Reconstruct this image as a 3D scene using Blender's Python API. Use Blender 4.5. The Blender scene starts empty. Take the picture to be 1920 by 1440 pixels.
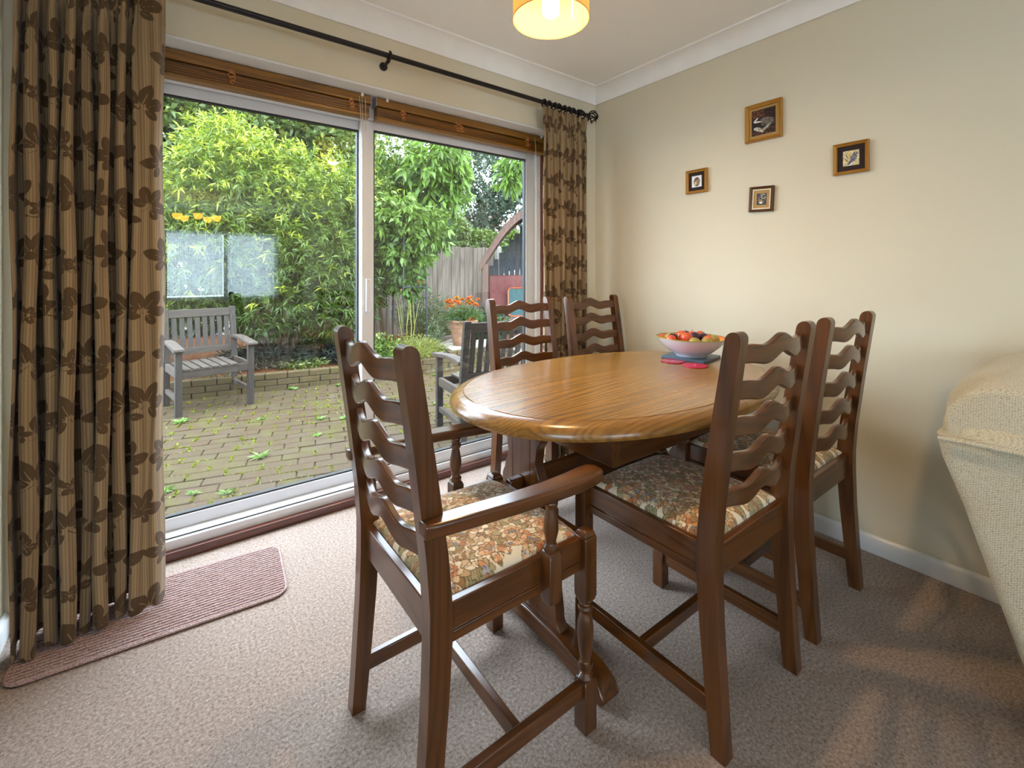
import bpy, bmesh, math, random
import numpy as np
from mathutils import Vector, Matrix
random.seed(7)
RNG = np.random.RandomState(7)
S = bpy.context.scene
COL = S.collection
PI = math.pi

# ------------------------------------------------------------------ camera
cam_d = bpy.data.cameras.new('camera'); cam = bpy.data.objects.new('camera', cam_d); COL.objects.link(cam)
cam.location = (0, 0, 1.16); cam.rotation_euler = (PI/2, 0, -math.atan2(.602, .799))
cam_d.sensor_fit = 'HORIZONTAL'; cam_d.sensor_width = 36; cam_d.lens = 15.9
cam_d.shift_y = -208/1920; cam_d.clip_start = .02; cam_d.clip_end = 200
S.camera = cam

# ------------------------------------------------------------------ world: overcast sky, brighter overhead
SKY_STRENGTH = 14.5
w = bpy.data.worlds.new('overcast_sky'); S.world = w; w.use_nodes = True
nt = w.node_tree; nt.nodes.clear()
out = nt.nodes.new('ShaderNodeOutputWorld'); bg = nt.nodes.new('ShaderNodeBackground')
tc = nt.nodes.new('ShaderNodeTexCoord'); sp = nt.nodes.new('ShaderNodeSeparateXYZ'); cr = nt.nodes.new('ShaderNodeValToRGB')
nt.links.new(tc.outputs['Generated'], sp.inputs[0]); nt.links.new(sp.outputs['Z'], cr.inputs[0])
cr.color_ramp.elements[0].position = 0; cr.color_ramp.elements[0].color = (.56, .65, .77, 1)
cr.color_ramp.elements[1].position = 1; cr.color_ramp.elements[1].color = (.82, .94, 1.12, 1)
nt.links.new(cr.outputs[0], bg.inputs[0]); bg.inputs[1].default_value = SKY_STRENGTH
nt.links.new(bg.outputs[0], out.inputs[0])

def area(name, loc, rot, sx, sy, power, color=(1, 1, 1), portal=False, spread=None):
    d = bpy.data.lights.new(name, 'AREA'); d.shape = 'RECTANGLE'; d.size = sx; d.size_y = sy; d.energy = power; d.color = color
    if spread: d.spread = spread
    o = bpy.data.objects.new(name, d); COL.objects.link(o); o.location = loc; o.rotation_euler = rot
    if portal: d.cycles.is_portal = True
    return o
area('patio_door_portal', (.84, 2.46, 1.03), (-PI/2, 0, 0), 2.4, 2.06, 1, portal=True)
area('fill_window_portal', (-3.12, -3.2, 1.43), (0, -PI/2, 0), 1.35, 2.6, 1, portal=True)
area('lounge_window_portal', (.55, -6.1, 1.3), (PI/2, 0, 0), 2.6, 1.5, 1, portal=True)
def point(name, loc, power, color, r=.03):
    d = bpy.data.lights.new(name, 'POINT'); d.energy = power; d.color = color; d.shadow_soft_size = r
    o = bpy.data.objects.new(name, d); COL.objects.link(o); o.location = loc; return o
WARM = (1, .64, .30)
BULB_POWER = 62
S.view_settings.view_transform = 'Standard'; S.view_settings.look = 'None'
S.view_settings.gamma = 1; S.view_settings.use_curve_mapping = False
S.view_settings.exposure = 0.42
S.cycles.max_bounces = 8; S.cycles.transparent_max_bounces = 12
S.cycles.diffuse_bounces = 4; S.cycles.glossy_bounces = 4

# ------------------------------------------------------------------ colour and material helpers
def lin(r, g, b):
    f = lambda c: (c/255/12.92) if c/255 <= .04045 else ((c/255+.055)/1.055)**2.4
    return (f(r), f(g), f(b), 1)
MATS = {}
class N:
    """small node graph helper"""
    def __init__(s, name):
        s.m = bpy.data.materials.new(name); s.m.use_nodes = True; s.t = s.m.node_tree; s.t.nodes.clear()
        s.out = s.t.nodes.new('ShaderNodeOutputMaterial')
    def n(s, typ, **kw):
        o = s.t.nodes.new(typ)
        for k, v in kw.items(): setattr(o, k, v)
        return o
    def l(s, a, b): s.t.links.new(a, b)
    def coord(s, kind='Object', scale=(1, 1, 1), rot=(0, 0, 0)):
        tc = s.n('ShaderNodeTexCoord'); mp = s.n('ShaderNodeMapping'); s.l(tc.outputs[kind], mp.inputs[0])
        mp.inputs['Scale'].default_value = scale; mp.inputs['Rotation'].default_value = rot
        return mp.outputs[0]
    def noise(s, vec, scale, detail=3, rough=.5, dist=0):
        o = s.n('ShaderNodeTexNoise'); s.l(vec, o.inputs['Vector']); o.inputs['Scale'].default_value = scale
        o.inputs['Detail'].default_value = detail; o.inputs['Roughness'].default_value = rough; o.inputs['Distortion'].default_value = dist
        return o.outputs['Fac']
    def ramp(s, fac, stops, interp='LINEAR'):
        o = s.n('ShaderNodeValToRGB'); s.l(fac, o.inputs[0]); e = o.color_ramp.elements; o.color_ramp.interpolation = interp
        while len(e) < len(stops): e.new(.5)
        for i, (p, c) in enumerate(stops): e[i].position = p; e[i].color = c
        return o.outputs[0]
    def math(s, op, a, b=None, clamp=False):
        o = s.n('ShaderNodeMath', operation=op); o.use_clamp = clamp
        for i, v in enumerate((a, b)):
            if v is None: continue
            if isinstance(v, (int, float)): o.inputs[i].default_value = v
            else: s.l(v, o.inputs[i])
        return o.outputs[0]
    def mix(s, fac, a, b, blend='MIX'):
        o = s.n('ShaderNodeMix', data_type='RGBA', blend_type=blend)
        for k, v in ((0, fac), (6, a), (7, b)):
            if isinstance(v, (int, float, tuple)): o.inputs[k].default_value = v
            else: s.l(v, o.inputs[k])
        return o.outputs[2]
    def bump(s, h, strength=.3, dist=.01):
        o = s.n('ShaderNodeBump'); s.l(h, o.inputs['Height']); o.inputs['Strength'].default_value = strength; o.inputs['Distance'].default_value = dist
        return o.outputs[0]
    def attr(s, name, out='Color'):
        o = s.n('ShaderNodeAttribute', attribute_name=name); return o.outputs[out]
    def principled(s, col, rough=.5, coat=0, spec=.5, metal=0, normal=None, sheen=0, emit=None, estr=0, sub=None, alpha=None, coat_rough=.1):
        p = s.n('ShaderNodeBsdfPrincipled')
        def st(k, v):
            if isinstance(v, (int, float, tuple)): p.inputs[k].default_value = v
            else: s.l(v, p.inputs[k])
        st('Base Color', col); st('Roughness', rough); st('Coat Weight', coat); st('Coat Roughness', coat_rough); st('Specular IOR Level', spec); st('Metallic', metal)
        if sheen: st('Sheen Weight', sheen)
        if normal is not None: s.l(normal, p.inputs['Normal'])
        if emit: st('Emission Color', emit); st('Emission Strength', estr)
        if alpha is not None: st('Alpha', alpha)
        return p.outputs[0]
    def done(s, shader): s.l(shader, s.out.inputs[0]); return s.m

def plain(name, col, rough=.5, **kw):
    g = N(name); v = g.coord()
    c = g.mix(g.noise(v, 9, 3), tuple(x*.93 for x in col[:3])+(1,), tuple(min(1, x*1.06) for x in col[:3])+(1,))
    return g.done(g.principled(c, rough, **kw))

def wood(name, dark, light, axis='Z', scale=1.0, vary=7.3, off=(0, 0, 0), stretch=.35, rough=.32, coat=.5, lines=True, ringscale=26, bumpy=.08, contrast=1.0, coat_rough=.12):
    """varnished timber: long stretched noise contours along one axis"""
    g = N(name)
    st = {'X': (stretch, 3.2, 3.2), 'Y': (3.2, stretch, 3.2), 'Z': (3.2, 3.2, stretch)}[axis]
    fi = {'X': (3, 90, 90), 'Y': (90, 3, 90), 'Z': (90, 90, 3)}[axis]
    rnd = g.n('ShaderNodeObjectInfo').outputs['Random']
    tcn = g.n('ShaderNodeTexCoord'); add = g.n('ShaderNodeVectorMath', operation='ADD')
    o0 = g.n('ShaderNodeVectorMath', operation='ADD'); g.l(tcn.outputs['Object'], o0.inputs[0]); o0.inputs[1].default_value = off; g.l(o0.outputs[0], add.inputs[0]); g.l(g.math('MULTIPLY', rnd, vary), add.inputs[1])
    def mp(sc):
        m = g.n('ShaderNodeMapping'); g.l(add.outputs[0], m.inputs[0]); m.inputs['Scale'].default_value = tuple(c*scale for c in sc); return m.outputs[0]
    field = g.noise(mp(st), 1.0, 2, .45, .3)
    ring = g.math('MULTIPLY', g.math('SINE', g.math('MULTIPLY', field, ringscale*6.28)), .5)
    ring = g.math('ADD', ring, .5)
    ring = g.math('POWER', ring, 2.2)
    fine = g.noise(mp(fi), 1.0, 3, .6)
    f = g.math('ADD', g.math('MULTIPLY', ring, .35*contrast), g.math('MULTIPLY', fine, .65))
    c = g.ramp(f, [(.18, light), (.85, dark)])
    c = g.mix(g.math('MULTIPLY', g.noise(mp((2, 2, 2)), 1.0, 2), .35), c, dark)
    n = g.bump(f, bumpy, .002)
    return g.done(g.principled(c, rough, coat=coat, coat_rough=coat_rough, normal=n))

M = {}
M['wall'] = (lambda g: g.done(g.principled(g.mix(g.noise(g.coord(), 3, 2), lin(213, 204, 180), lin(217, 209, 186)), .75, spec=.25, normal=g.bump(g.noise(g.coord(), 260, 2), .05, .001))))(N('cream_wall_paint'))
M['ceil'] = (lambda g: g.done(g.principled(lin(250, 249, 246), .85, spec=.2, normal=g.bump(g.noise(g.coord(), 90, 3), .06, .002))))(N('white_ceiling_paint'))
M['coving'] = plain('white_coving_paint', lin(246, 244, 240), .6)
M['skirt'] = plain('white_gloss_paint', lin(226, 226, 224), .3)
def carpet():
    g = N('beige_cut_pile_carpet'); v = g.coord()
    a = g.noise(v, 120, 5, .85); b = g.noise(v, 2.2, 3, .6); c = g.noise(v, 420, 2, .7)
    col = g.ramp(a, [(.36, lin(96, 74, 62)), (.47, lin(168, 146, 130)), (.55, lin(186, 168, 156)), (.66, lin(226, 216, 208))])
    col = g.mix(g.math('MULTIPLY', b, .3), col, lin(150, 130, 116))
    h = g.math('ADD', g.math('MULTIPLY', a, 1.0), g.math('MULTIPLY', c, .6))
    return g.done(g.principled(col, .95, spec=.1, sheen=.25, normal=g.bump(h, .9, .006)))
M['carpet'] = carpet()
M['white_upvc'] = plain('white_coated_aluminium', lin(222, 224, 228), .28)
M['gasket'] = plain('black_rubber_gasket', lin(30, 32, 34), .5)
M['mahogany'] = wood('red_brown_hardwood', lin(48, 16, 8), lin(104, 44, 26), 'X', rough=.3)
M['mahogany_v'] = wood('red_brown_hardwood_upright', lin(80, 26, 14), lin(140, 62, 40), 'Z', rough=.35)
M['dark_oak'] = wood('dark_oak_varnish', lin(34, 16, 5), lin(108, 62, 21), 'Z', rough=.3, coat=.5, coat_rough=.15, contrast=.7)
M['dark_oak_x'] = wood('dark_oak_varnish_across', lin(34, 16, 5), lin(108, 62, 21), 'X', rough=.28, coat=.5, coat_rough=.15, contrast=.7)
M['dark_oak_y'] = wood('dark_oak_varnish_along', lin(36, 17, 5), lin(112, 64, 22), 'Y', rough=.28, coat=.5, coat_rough=.15, contrast=.7)
M['table_oak'] = wood('golden_oak_table_top', lin(98, 64, 24), lin(172, 124, 54), 'X', scale=1.0, vary=0, off=(3.13, 1.7, .4), rough=.26, coat=.4, ringscale=34, bumpy=.04, contrast=.8, stretch=.15, coat_rough=.16)
M['walnut_inlay'] = wood('dark_walnut_strip', lin(26, 14, 8), lin(60, 36, 20), 'Z', rough=.3)
M['blind'] = wood('honey_timber_blind', lin(96, 62, 12), lin(158, 108, 32), 'X', rough=.35, coat=.2)
M['blind_dark'] = wood('honey_timber_slats', lin(80, 48, 8), lin(146, 94, 22), 'X', rough=.4, coat=.1)
M['cord'] = plain('copper_coloured_cord', lin(208, 132, 72), .8)
M['pale_cord'] = plain('beige_cord', lin(196, 184, 160), .8)
M['iron'] = plain('black_painted_iron', lin(30, 24, 26), .35, metal=.4)
M['steel'] = plain('brushed_steel', lin(170, 172, 176), .35, metal=1.0)
M['clear'] = plain('white_plastic', lin(235, 235, 235), .4)
M['radiator'] = plain('white_radiator_enamel', lin(236, 238, 242), .3)
def glass():
    g = N('window_glass')
    lw = g.n('ShaderNodeLayerWeight'); lw.inputs[0].default_value = .5
    f = g.math('ADD', g.math('MULTIPLY', g.math('POWER', lw.outputs['Facing'], 4.5), .55), .045)
    tr = g.n('ShaderNodeBsdfTransparent'); tr.inputs[0].default_value = (.95, .97, .96, 1)
    gl = g.n('ShaderNodeBsdfGlossy'); gl.inputs['Roughness'].default_value = .0; gl.inputs[0].default_value = (1, 1, 1, 1)
    mx = g.n('ShaderNodeMixShader'); g.l(f, mx.inputs[0]); g.l(tr.outputs[0], mx.inputs[1]); g.l(gl.outputs[0], mx.inputs[2])
    return g.done(mx.outputs[0])
M['glass'] = glass()
def curtain_mat():
    g = N('leaf_patterned_curtain_fabric')
    u = g.attr('fabric_uv', 'Vector'); sx = g.n('ShaderNodeSeparateXYZ'); g.l(u, sx.inputs[0]); U = sx.outputs[0]; V = sx.outputs[1]
    s1 = g.math('SINE', g.math('MULTIPLY', U, 2*PI/.0075)); s2 = g.math('SINE', g.math('MULTIPLY', U, 2*PI/.031))
    st = g.math('ADD', g.math('ADD', g.math('MULTIPLY', s1, .22), g.math('MULTIPLY', s2, .2)), .5)
    base = g.ramp(st, [(.15, lin(122, 102, 76)), (.5, lin(148, 124, 92)), (.85, lin(166, 143, 109))])
    mot = g.math('GREATER_THAN', g.attr('motif', 'Fac'), 0.0)
    vein = g.math('GREATER_THAN', g.attr('vein', 'Fac'), 0.0)
    mc = g.mix(st, lin(84, 65, 43), lin(95, 74, 50))
    c = g.mix(mot, base, mc); c = g.mix(vein, c, lin(150, 128, 96))
    tr = g.n('ShaderNodeBsdfTranslucent'); g.l(c, tr.inputs[0])
    cmb = g.n('ShaderNodeCombineXYZ'); g.l(g.math('MULTIPLY', U, 900), cmb.inputs[0]); g.l(g.math('MULTIPLY', V, 500), cmb.inputs[1])
    nrm = g.bump(g.noise(cmb.outputs[0], 1.0, 2), .25, .001)
    p = g.principled(c, .8, spec=.2, sheen=.2, normal=nrm)
    mx = g.n('ShaderNodeMixShader'); mx.inputs[0].default_value = .12; g.l(p, mx.inputs[1]); g.l(tr.outputs[0], mx.inputs[2])
    return g.done(mx.outputs[0])
M['curtain'] = curtain_mat()
def attr_mat(name, rough=.8, bumps=0, coat=0, spec=.3, sheen=0, bscale=700):
    g = N(name); c = g.attr('Col')
    nrm = g.bump(g.noise(g.coord(), bscale, 2), bumps, .001) if bumps else None
    return g.done(g.principled(c, rough, spec=spec, coat=coat, sheen=sheen, normal=nrm))
M['tapestry'] = attr_mat('floral_tapestry', .85, .5, sheen=.2)
M['print'] = attr_mat('printed_picture', .35)
def leafmat(name, trans=.35, rough=.45):
    g = N(name); c = g.attr('Col')
    p = g.principled(c, rough, spec=.35); tr = g.n('ShaderNodeBsdfTranslucent'); g.l(g.mix(.5, c, (.55, .75, .08, 1), 'MULTIPLY'), tr.inputs[0]); 
    g.l(c, tr.inputs[0])
    mx = g.n('ShaderNodeMixShader'); mx.inputs[0].default_value = trans; g.l(p, mx.inputs[1]); g.l(tr.outputs[0], mx.inputs[2])
    return g.done(mx.outputs[0])
M['leaf'] = leafmat('living_leaves')
M['petal'] = leafmat('orange_petals', .25, .6)
M['gold'] = plain('gilt_moulding', lin(178, 128, 52), .35, metal=.35)
M['bronze'] = plain('bronze_brown_moulding', lin(96, 62, 30), .35, metal=.2)
M['cream_slip'] = plain('cream_slip', lin(226, 216, 186), .5)
M['tan_mount'] = plain('tan_mount', lin(168, 132, 72), .6)
M['black_mount'] = plain('brown_black_mount', lin(38, 20, 16), .85)
M['orange_lac'] = None
def sofa_mat():
    g = N('cream_basket_weave_fabric'); v = g.coord()
    wv = g.n('ShaderNodeTexVoronoi'); mp = g.n('ShaderNodeMapping'); g.l(v, mp.inputs[0]); mp.inputs['Rotation'].default_value = (.5, .6, .78); mp.inputs['Scale'].default_value = (1, 1, 1)
    g.l(mp.outputs[0], wv.inputs['Vector']); wv.inputs['Scale'].default_value = 270; wv.inputs['Randomness'].default_value = .35
    c = g.ramp(wv.outputs['Distance'], [(.1, lin(228, 221, 200)), (.55, lin(202, 194, 168)), (.8, lin(146, 136, 112))])
    c = g.mix(g.math('MULTIPLY', g.noise(v, 30, 3), .4), c, lin(202, 194, 170))
    inv = g.math('SUBTRACT', 1, wv.outputs['Distance'])
    return g.done(g.principled(c, .9, spec=.15, sheen=.3, normal=g.bump(inv, .6, .003)))
M['sofa'] = sofa_mat()
M['shade'] = None

# ------------------------------------------------------------------ object helpers
def tag(o, label=None, cat=None, group=None, kind=None):
    if label: o['label'] = label
    if cat: o['category'] = cat
    if group: o['group'] = group
    if kind: o['kind'] = kind
    return o
def empty(name, loc=(0, 0, 0), rz=0, label=None, cat=None, group=None):
    o = bpy.data.objects.new(name, None); COL.objects.link(o); o.location = loc; o.rotation_euler = (0, 0, rz)
    o.empty_display_size = .05
    return tag(o, label, cat, group)
def smooth(me, ang=40):
    me.polygons.foreach_set('use_smooth', [True]*len(me.polygons))
    try: me.set_sharp_from_angle(angle=math.radians(ang))
    except Exception: pass
class MB:
    def __init__(s): s.v = []; s.f = []
    def add(s, vs, fs, mat=None):
        b = len(s.v)
        if mat is not None: vs = [tuple(mat @ Vector(p)) for p in vs]
        s.v += [tuple(p) for p in vs]; s.f += [tuple(b+i for i in q) for q in fs]; return s
    def box(s, x0, x1, y0, y1, z0, z1, mat=None):
        v = [(x0, y0, z0), (x1, y0, z0), (x1, y1, z0), (x0, y1, z0), (x0, y0, z1), (x1, y0, z1), (x1, y1, z1), (x0, y1, z1)]
        return s.add(v, [(0, 3, 2, 1), (4, 5, 6, 7), (0, 1, 5, 4), (1, 2, 6, 5), (2, 3, 7, 6), (3, 0, 4, 7)], mat)
    def loft(s, rings, cap=True, mat=None):
        n = len(rings[0]); v = [p for r in rings for p in r]; f = []
        for i in range(len(rings)-1):
            for j in range(n):
                k = (j+1) % n; f.append((i*n+j, i*n+k, (i+1)*n+k, (i+1)*n+j))
        if cap: f.append(tuple(reversed(range(n)))); f.append(tuple((len(rings)-1)*n+j for j in range(n)))
        return s.add(v, f, mat)
    def lathe(s, prof, seg=20, cx=0, cy=0, mat=None, cap=True):
        rings = [[(cx+r*math.cos(2*PI*j/seg), cy+r*math.sin(2*PI*j/seg), z) for j in range(seg)] for r, z in prof]
        return s.loft(rings, cap, mat)
    def tube(s, pts, r, seg=8, cap=True, mat=None):
        pts = [Vector(p) for p in pts]; rings = []; up = None
        rr = r if isinstance(r, (list, tuple)) else [r]*len(pts)
        for i, p in enumerate(pts):
            d = (pts[min(i+1, len(pts)-1)]-pts[max(i-1, 0)])
            d = d.normalized() if d.length > 1e-9 else Vector((0, 0, 1))
            if up is None: up = d.orthogonal().normalized()
            up = (up-d*up.dot(d)); up = up.normalized() if up.length > 1e-6 else d.orthogonal().normalized()
            q = d.cross(up)
            rings.append([tuple(p+(up*math.cos(2*PI*j/seg)+q*math.sin(2*PI*j/seg))*rr[i]) for j in range(seg)])
        return s.loft(rings, cap, mat)
    def prism(s, outline, a0, a1, plane='XZ', mat=None):
        """outline in a plane, extruded along the third axis"""
        def P(u, v, w): return {'XZ': (u, w, v), 'YZ': (w, u, v), 'XY': (u, v, w)}[plane]
        n = len(outline); v = [P(u, q, a0) for u, q in outline]+[P(u, q, a1) for u, q in outline]
        f = [(j, (j+1) % n, n+(j+1) % n, n+j) for j in range(n)]+[tuple(reversed(range(n))), tuple(range(n, 2*n))]
        return s.add(v, f, mat)
    def ball(s, c, rx, ry=None, rz=None, seg=14, rings=9, mat=None):
        ry = ry or rx; rz = rz or rx; pr = []
        for i in range(1, rings):
            t = PI*i/rings; pr.append([(c[0]+rx*math.sin(t)*math.cos(2*PI*j/seg), c[1]+ry*math.sin(t)*math.sin(2*PI*j/seg), c[2]-rz*math.cos(t)) for j in range(seg)])
        return s.loft(pr, True, mat)
    def mesh(s, name):
        me = bpy.data.meshes.new(name); me.from_pydata(s.v, [], s.f)
        bm = bmesh.new(); bm.from_mesh(me); bmesh.ops.recalc_face_normals(bm, faces=bm.faces); bm.to_mesh(me); bm.free()
        return me
    def build(s, name, mat, parent=None, bevel=0, segs=2, smooth_ang=40, sub=0, loc=None):
        me = s.mesh(name); me.materials.append(mat)
        o = bpy.data.objects.new(name, me); COL.objects.link(o)
        if parent: o.parent = parent
        if loc: o.location = loc
        if bevel:
            b = o.modifiers.new('bevel', 'BEVEL'); b.width = bevel; b.segments = segs; b.limit_method = 'ANGLE'; b.angle_limit = math.radians(40)
        if sub:
            m = o.modifiers.new('sub', 'SUBSURF'); m.levels = sub; m.render_levels = sub
        smooth(me, smooth_ang)
        return o
def np_mesh(name, V, F, mat, parent=None, cols=None, smooth_on=False, attrs=None):
    """V (n,3), F (m,k) arrays"""
    me = bpy.data.meshes.new(name); V = np.asarray(V, dtype=np.float32); F = np.asarray(F, dtype=np.int32)
    k = F.shape[1]; me.vertices.add(len(V)); me.vertices.foreach_set('co', V.ravel())
    me.loops.add(F.size); me.loops.foreach_set('vertex_index', F.ravel())
    me.polygons.add(len(F)); me.polygons.foreach_set('loop_start', np.arange(len(F), dtype=np.int32)*k)
    try: me.polygons.foreach_set('loop_total', np.full(len(F), k, dtype=np.int32))
    except Exception: pass
    me.update(calc_edges=True); me.validate()
    if cols is not None:
        a = me.color_attributes.new('Col', 'FLOAT_COLOR', 'POINT'); c = np.ones((len(V), 4), dtype=np.float32); c[:, :3] = cols
        a.data.foreach_set('color', c.ravel())
    for nm, (typ, arr) in (attrs or {}).items():
        a = me.attributes.new(nm, typ, 'POINT')
        a.data.foreach_set('vector' if typ == 'FLOAT_VECTOR' else 'value', np.asarray(arr, dtype=np.float32).ravel())
    me.materials.append(mat)
    if smooth_on: me.polygons.foreach_set('use_smooth', [True]*len(me.polygons))
    o = bpy.data.objects.new(name, me); COL.objects.link(o)
    if parent: o.parent = parent
    return o
def struct(o): o['kind'] = 'structure'; return o
def copy_tree(o, parent=None):
    c = o.copy(); COL.objects.link(c)
    if parent: c.parent = parent
    for ch in list(o.children): copy_tree(ch, c)
    return c
def rrect(x0, x1, y0, y1, r, n=6):
    pts = []
    for cx, cy, a in ((x1-r, y1-r, 0), (x0+r, y1-r, PI/2), (x0+r, y0+r, PI), (x1-r, y0+r, 1.5*PI)):
        pts += [(cx+r*math.cos(a+PI/2*i/n), cy+r*math.sin(a+PI/2*i/n)) for i in range(n+1)]
    return pts

# ================================================================== THE ROOM
XR, YF, ZC = 2.33, 2.14, 2.40       # right wall, window wall, ceiling
XL = -.43
struct(MB().box(-3, XR+.2, -6.3, 2.34, -.1, 0).build('floor', M['carpet']))
struct(MB().box(-3, XR+.2, -6.3, 2.45, ZC, ZC+.1).build('ceiling', M['ceil']))
struct(MB().box(XR, XR+.2, -6.3, 2.45, 0, ZC).build('wall_right', M['wall']))
wf = MB(); wf.box(XL-.2, -.36, YF, 2.45, 0, 2.062); wf.box(2.04, XR, YF, 2.45, 0, 2.062); wf.box(XL-.2, XR, YF, 2.45, 2.062, ZC)
struct(wf.build('wall_front', M['wall']))
# white painted soffit of the window opening
struct(MB().box(-.36, 2.04, YF+.004, 2.40, 2.052, 2.0625).build('trim_5', M['skirt']))
struct(MB().box(XL-.2, XL, .35, YF, 0, ZC).build('wall_left', M['wall']))
struct(MB().box(-3, XL-.2, .35, .5, 0, ZC).build('wall_left_return', M['wall']))
wl_ = MB(); ly0, ly1 = -4.5, -1.9
wl_.box(-3.1, -3, -6.3, ly0, 0, ZC).box(-3.1, -3, ly1, .5, 0, ZC).box(-3.1, -3, ly0, ly1, 0, .75).box(-3.1, -3, ly0, ly1, 2.1, ZC)
struct(wl_.build('wall_lounge', M['wall']))
w3 = empty('added_fill_window'); w3['kind'] = 'structure'  # unseen side window, added to bring more fill daylight into the room
f3 = MB(); f3.box(-3.08, -3.01, ly0, ly1, .75, .81).box(-3.08, -3.01, ly0, ly1, 2.04, 2.1)
for yy in (ly0, -3.33, ly1-.06): f3.box(-3.08, -3.01, yy, yy+.06, .81, 2.04)
f3.build('window_frame', M['white_upvc'], w3, bevel=.004)
for ya, yb in ((ly0+.06, -3.33), (-3.27, ly1-.06)): MB().box(-3.045, -3.040, ya, yb, .81, 2.04).build('glass_pane', M['glass'], w3)
wb = MB(); bx0, bx1 = -.75, 1.85
wb.box(-3, bx0, -6.3, -6.1, 0, ZC); wb.box(bx1, XR, -6.3, -6.1, 0, ZC); wb.box(bx0, bx1, -6.3, -6.1, 0, .62); wb.box(bx0, bx1, -6.3, -6.1, 2.0, ZC)
struct(wb.build('wall_back', M['wall']))
# coving: concave quarter profile
def cove_prof():
    p = [(0, 0), (0, -.088), (.006, -.090)]
    for i in range(9):
        a = PI/2*i/8; p.append((.088-.080*math.cos(a), -.088+.080*math.sin(a)))
    p += [(.090, -.004), (.092, 0)]
    return p
def coving(name, a, b, n, m0=1, m1=1):
    """runs from a to b along the wall, n = unit vector away from the wall; mitred ends"""
    a = Vector(a); b = Vector(b); d = (b-a).normalized(); n = Vector(n); P = cove_prof(); rings = []
    for p, sgn, m in ((a, 1, m0), (b, -1, m1)):
        rings.append([tuple(Vector((p.x, p.y, ZC))+n*u+Vector((0, 0, v))+d*sgn*u*m) for u, v in P])
    return struct(MB().loft(rings).build(name, M['coving'], smooth_ang=30))
coving('trim_1', (XL, YF, 0), (XR, YF, 0), (0, -1, 0))
coving('trim_2', (XR, YF, 0), (XR, -6.1, 0), (-1, 0, 0))
coving('trim_3', (XL, YF, 0), (XL, .35, 0), (1, 0, 0), 1, 0)
coving('trim_4', (-3, -6.1, 0), (XR, -6.1, 0), (0, 1, 0), 0, 1)
def skirting(name, prof, y0, y1):
    return struct(MB().prism(prof, y0, y1, 'XZ').build(name, M['skirt'], bevel=.002))
skirting('baseboard_right', [(XR, 0), (XR-.016, 0), (XR-.016, .058), (XR-.012, .066), (XR-.006, .072), (XR, .074)], -6.1, YF)
skirting('baseboard_left', [(XL, 0), (XL+.016, 0), (XL+.016, .058), (XL+.006, .072), (XL, .074)], .35, YF)
struct(MB().box(2.04, XR-.016, YF-.016, YF, 0, .07).build('baseboard_front', M['skirt'], bevel=.002))

# ------------------------------------------------------------------ sliding patio door
win = empty('window_1', (0, 0, 0)); win['kind'] = 'structure'
W = M['white_upvc']
X0, X1, XM0, XM1 = -.33, 1.975, .784, .846
def part(mb, name, mat, parent, **k): return mb.build(name, mat, parent, **k)
fr = MB(); fr.box(X0, X1, 2.305, 2.43, 1.955, 2.052); fr.box(X0, X0+.05, 2.305, 2.43, .12, 1.955); fr.box(1.935, X1, 2.305, 2.43, .03, 1.955)
part(fr, 'outer_frame', W, win, bevel=.002)
sill = MB(); sill.box(X0, X1, 2.300, 2.43, .030, .072); sill.box(X0, X1, 2.318, 2.43, .072, .080)
part(sill, 'sill_track', W, win, bevel=.002)
part(MB().box(X0, X1, 2.3165, 2.3185, .0735, .0762), 'gap_shadow_strip', M['gasket'], win)  # solid black strip stands in for the shadow in the track gap
def sash(x0, x1, y0, y1, zb, zt, wl, wr, hb=.052, ht=.045):
    e = empty('door_sash'); e.parent = win
    for nm, b in (('stile', (x0, x0+wl, y0, y1, zb, zt)), ('stile', (x1-wr, x1, y0, y1, zb, zt)), ('rail', (x0+wl, x1-wr, y0, y1, zb, zb+hb)), ('rail', (x0+wl, x1-wr, y0, y1, zt-ht, zt))):
        part(MB().box(*b), nm, W, e, bevel=.003)
    g0, g1, h0, h1 = x0+wl, x1-wr, zb+hb, zt-ht; t = .007; gk = MB()
    ya, yb = y0+.006, y0+.030
    gk.box(g0, g1, ya, yb, h0, h0+t).box(g0, g1, ya, yb, h1-t, h1).box(g0, g0+t, ya, yb, h0+t, h1-t).box(g1-t, g1, ya, yb, h0+t, h1-t)
    part(gk, 'gasket', M['gasket'], e)
    part(MB().box(g0+.002, g1-.002, y0+.013, y0+.019, h0+.002, h1-.002), 'glass_pane', M['glass'], e)
    return e
sash(X0+.05, .836, 2.372, 2.408, .080, 1.955, .06, .052)
sash(XM0, 1.935, 2.325, 2.366, .080, 1.955, .062, .068)
part(MB().box(.800, .824, 2.303, 2.3255, .96, 1.13), 'door_handle', W, win, bevel=.004)
struct(MB().box(X0-.03, 2.04, 2.270, 2.3, 0, .037).build('trim_6', M['mahogany'], bevel=.004))
struct(MB().box(1.975, 2.038, 2.30, 2.43, 0, 2.052).build('trim_7', M['mahogany_v'], bevel=.003))
struct(MB().box(-.36, X0, 2.30, 2.43, 0, 2.052).build('trim_8', M['mahogany_v'], bevel=.003))

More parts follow.
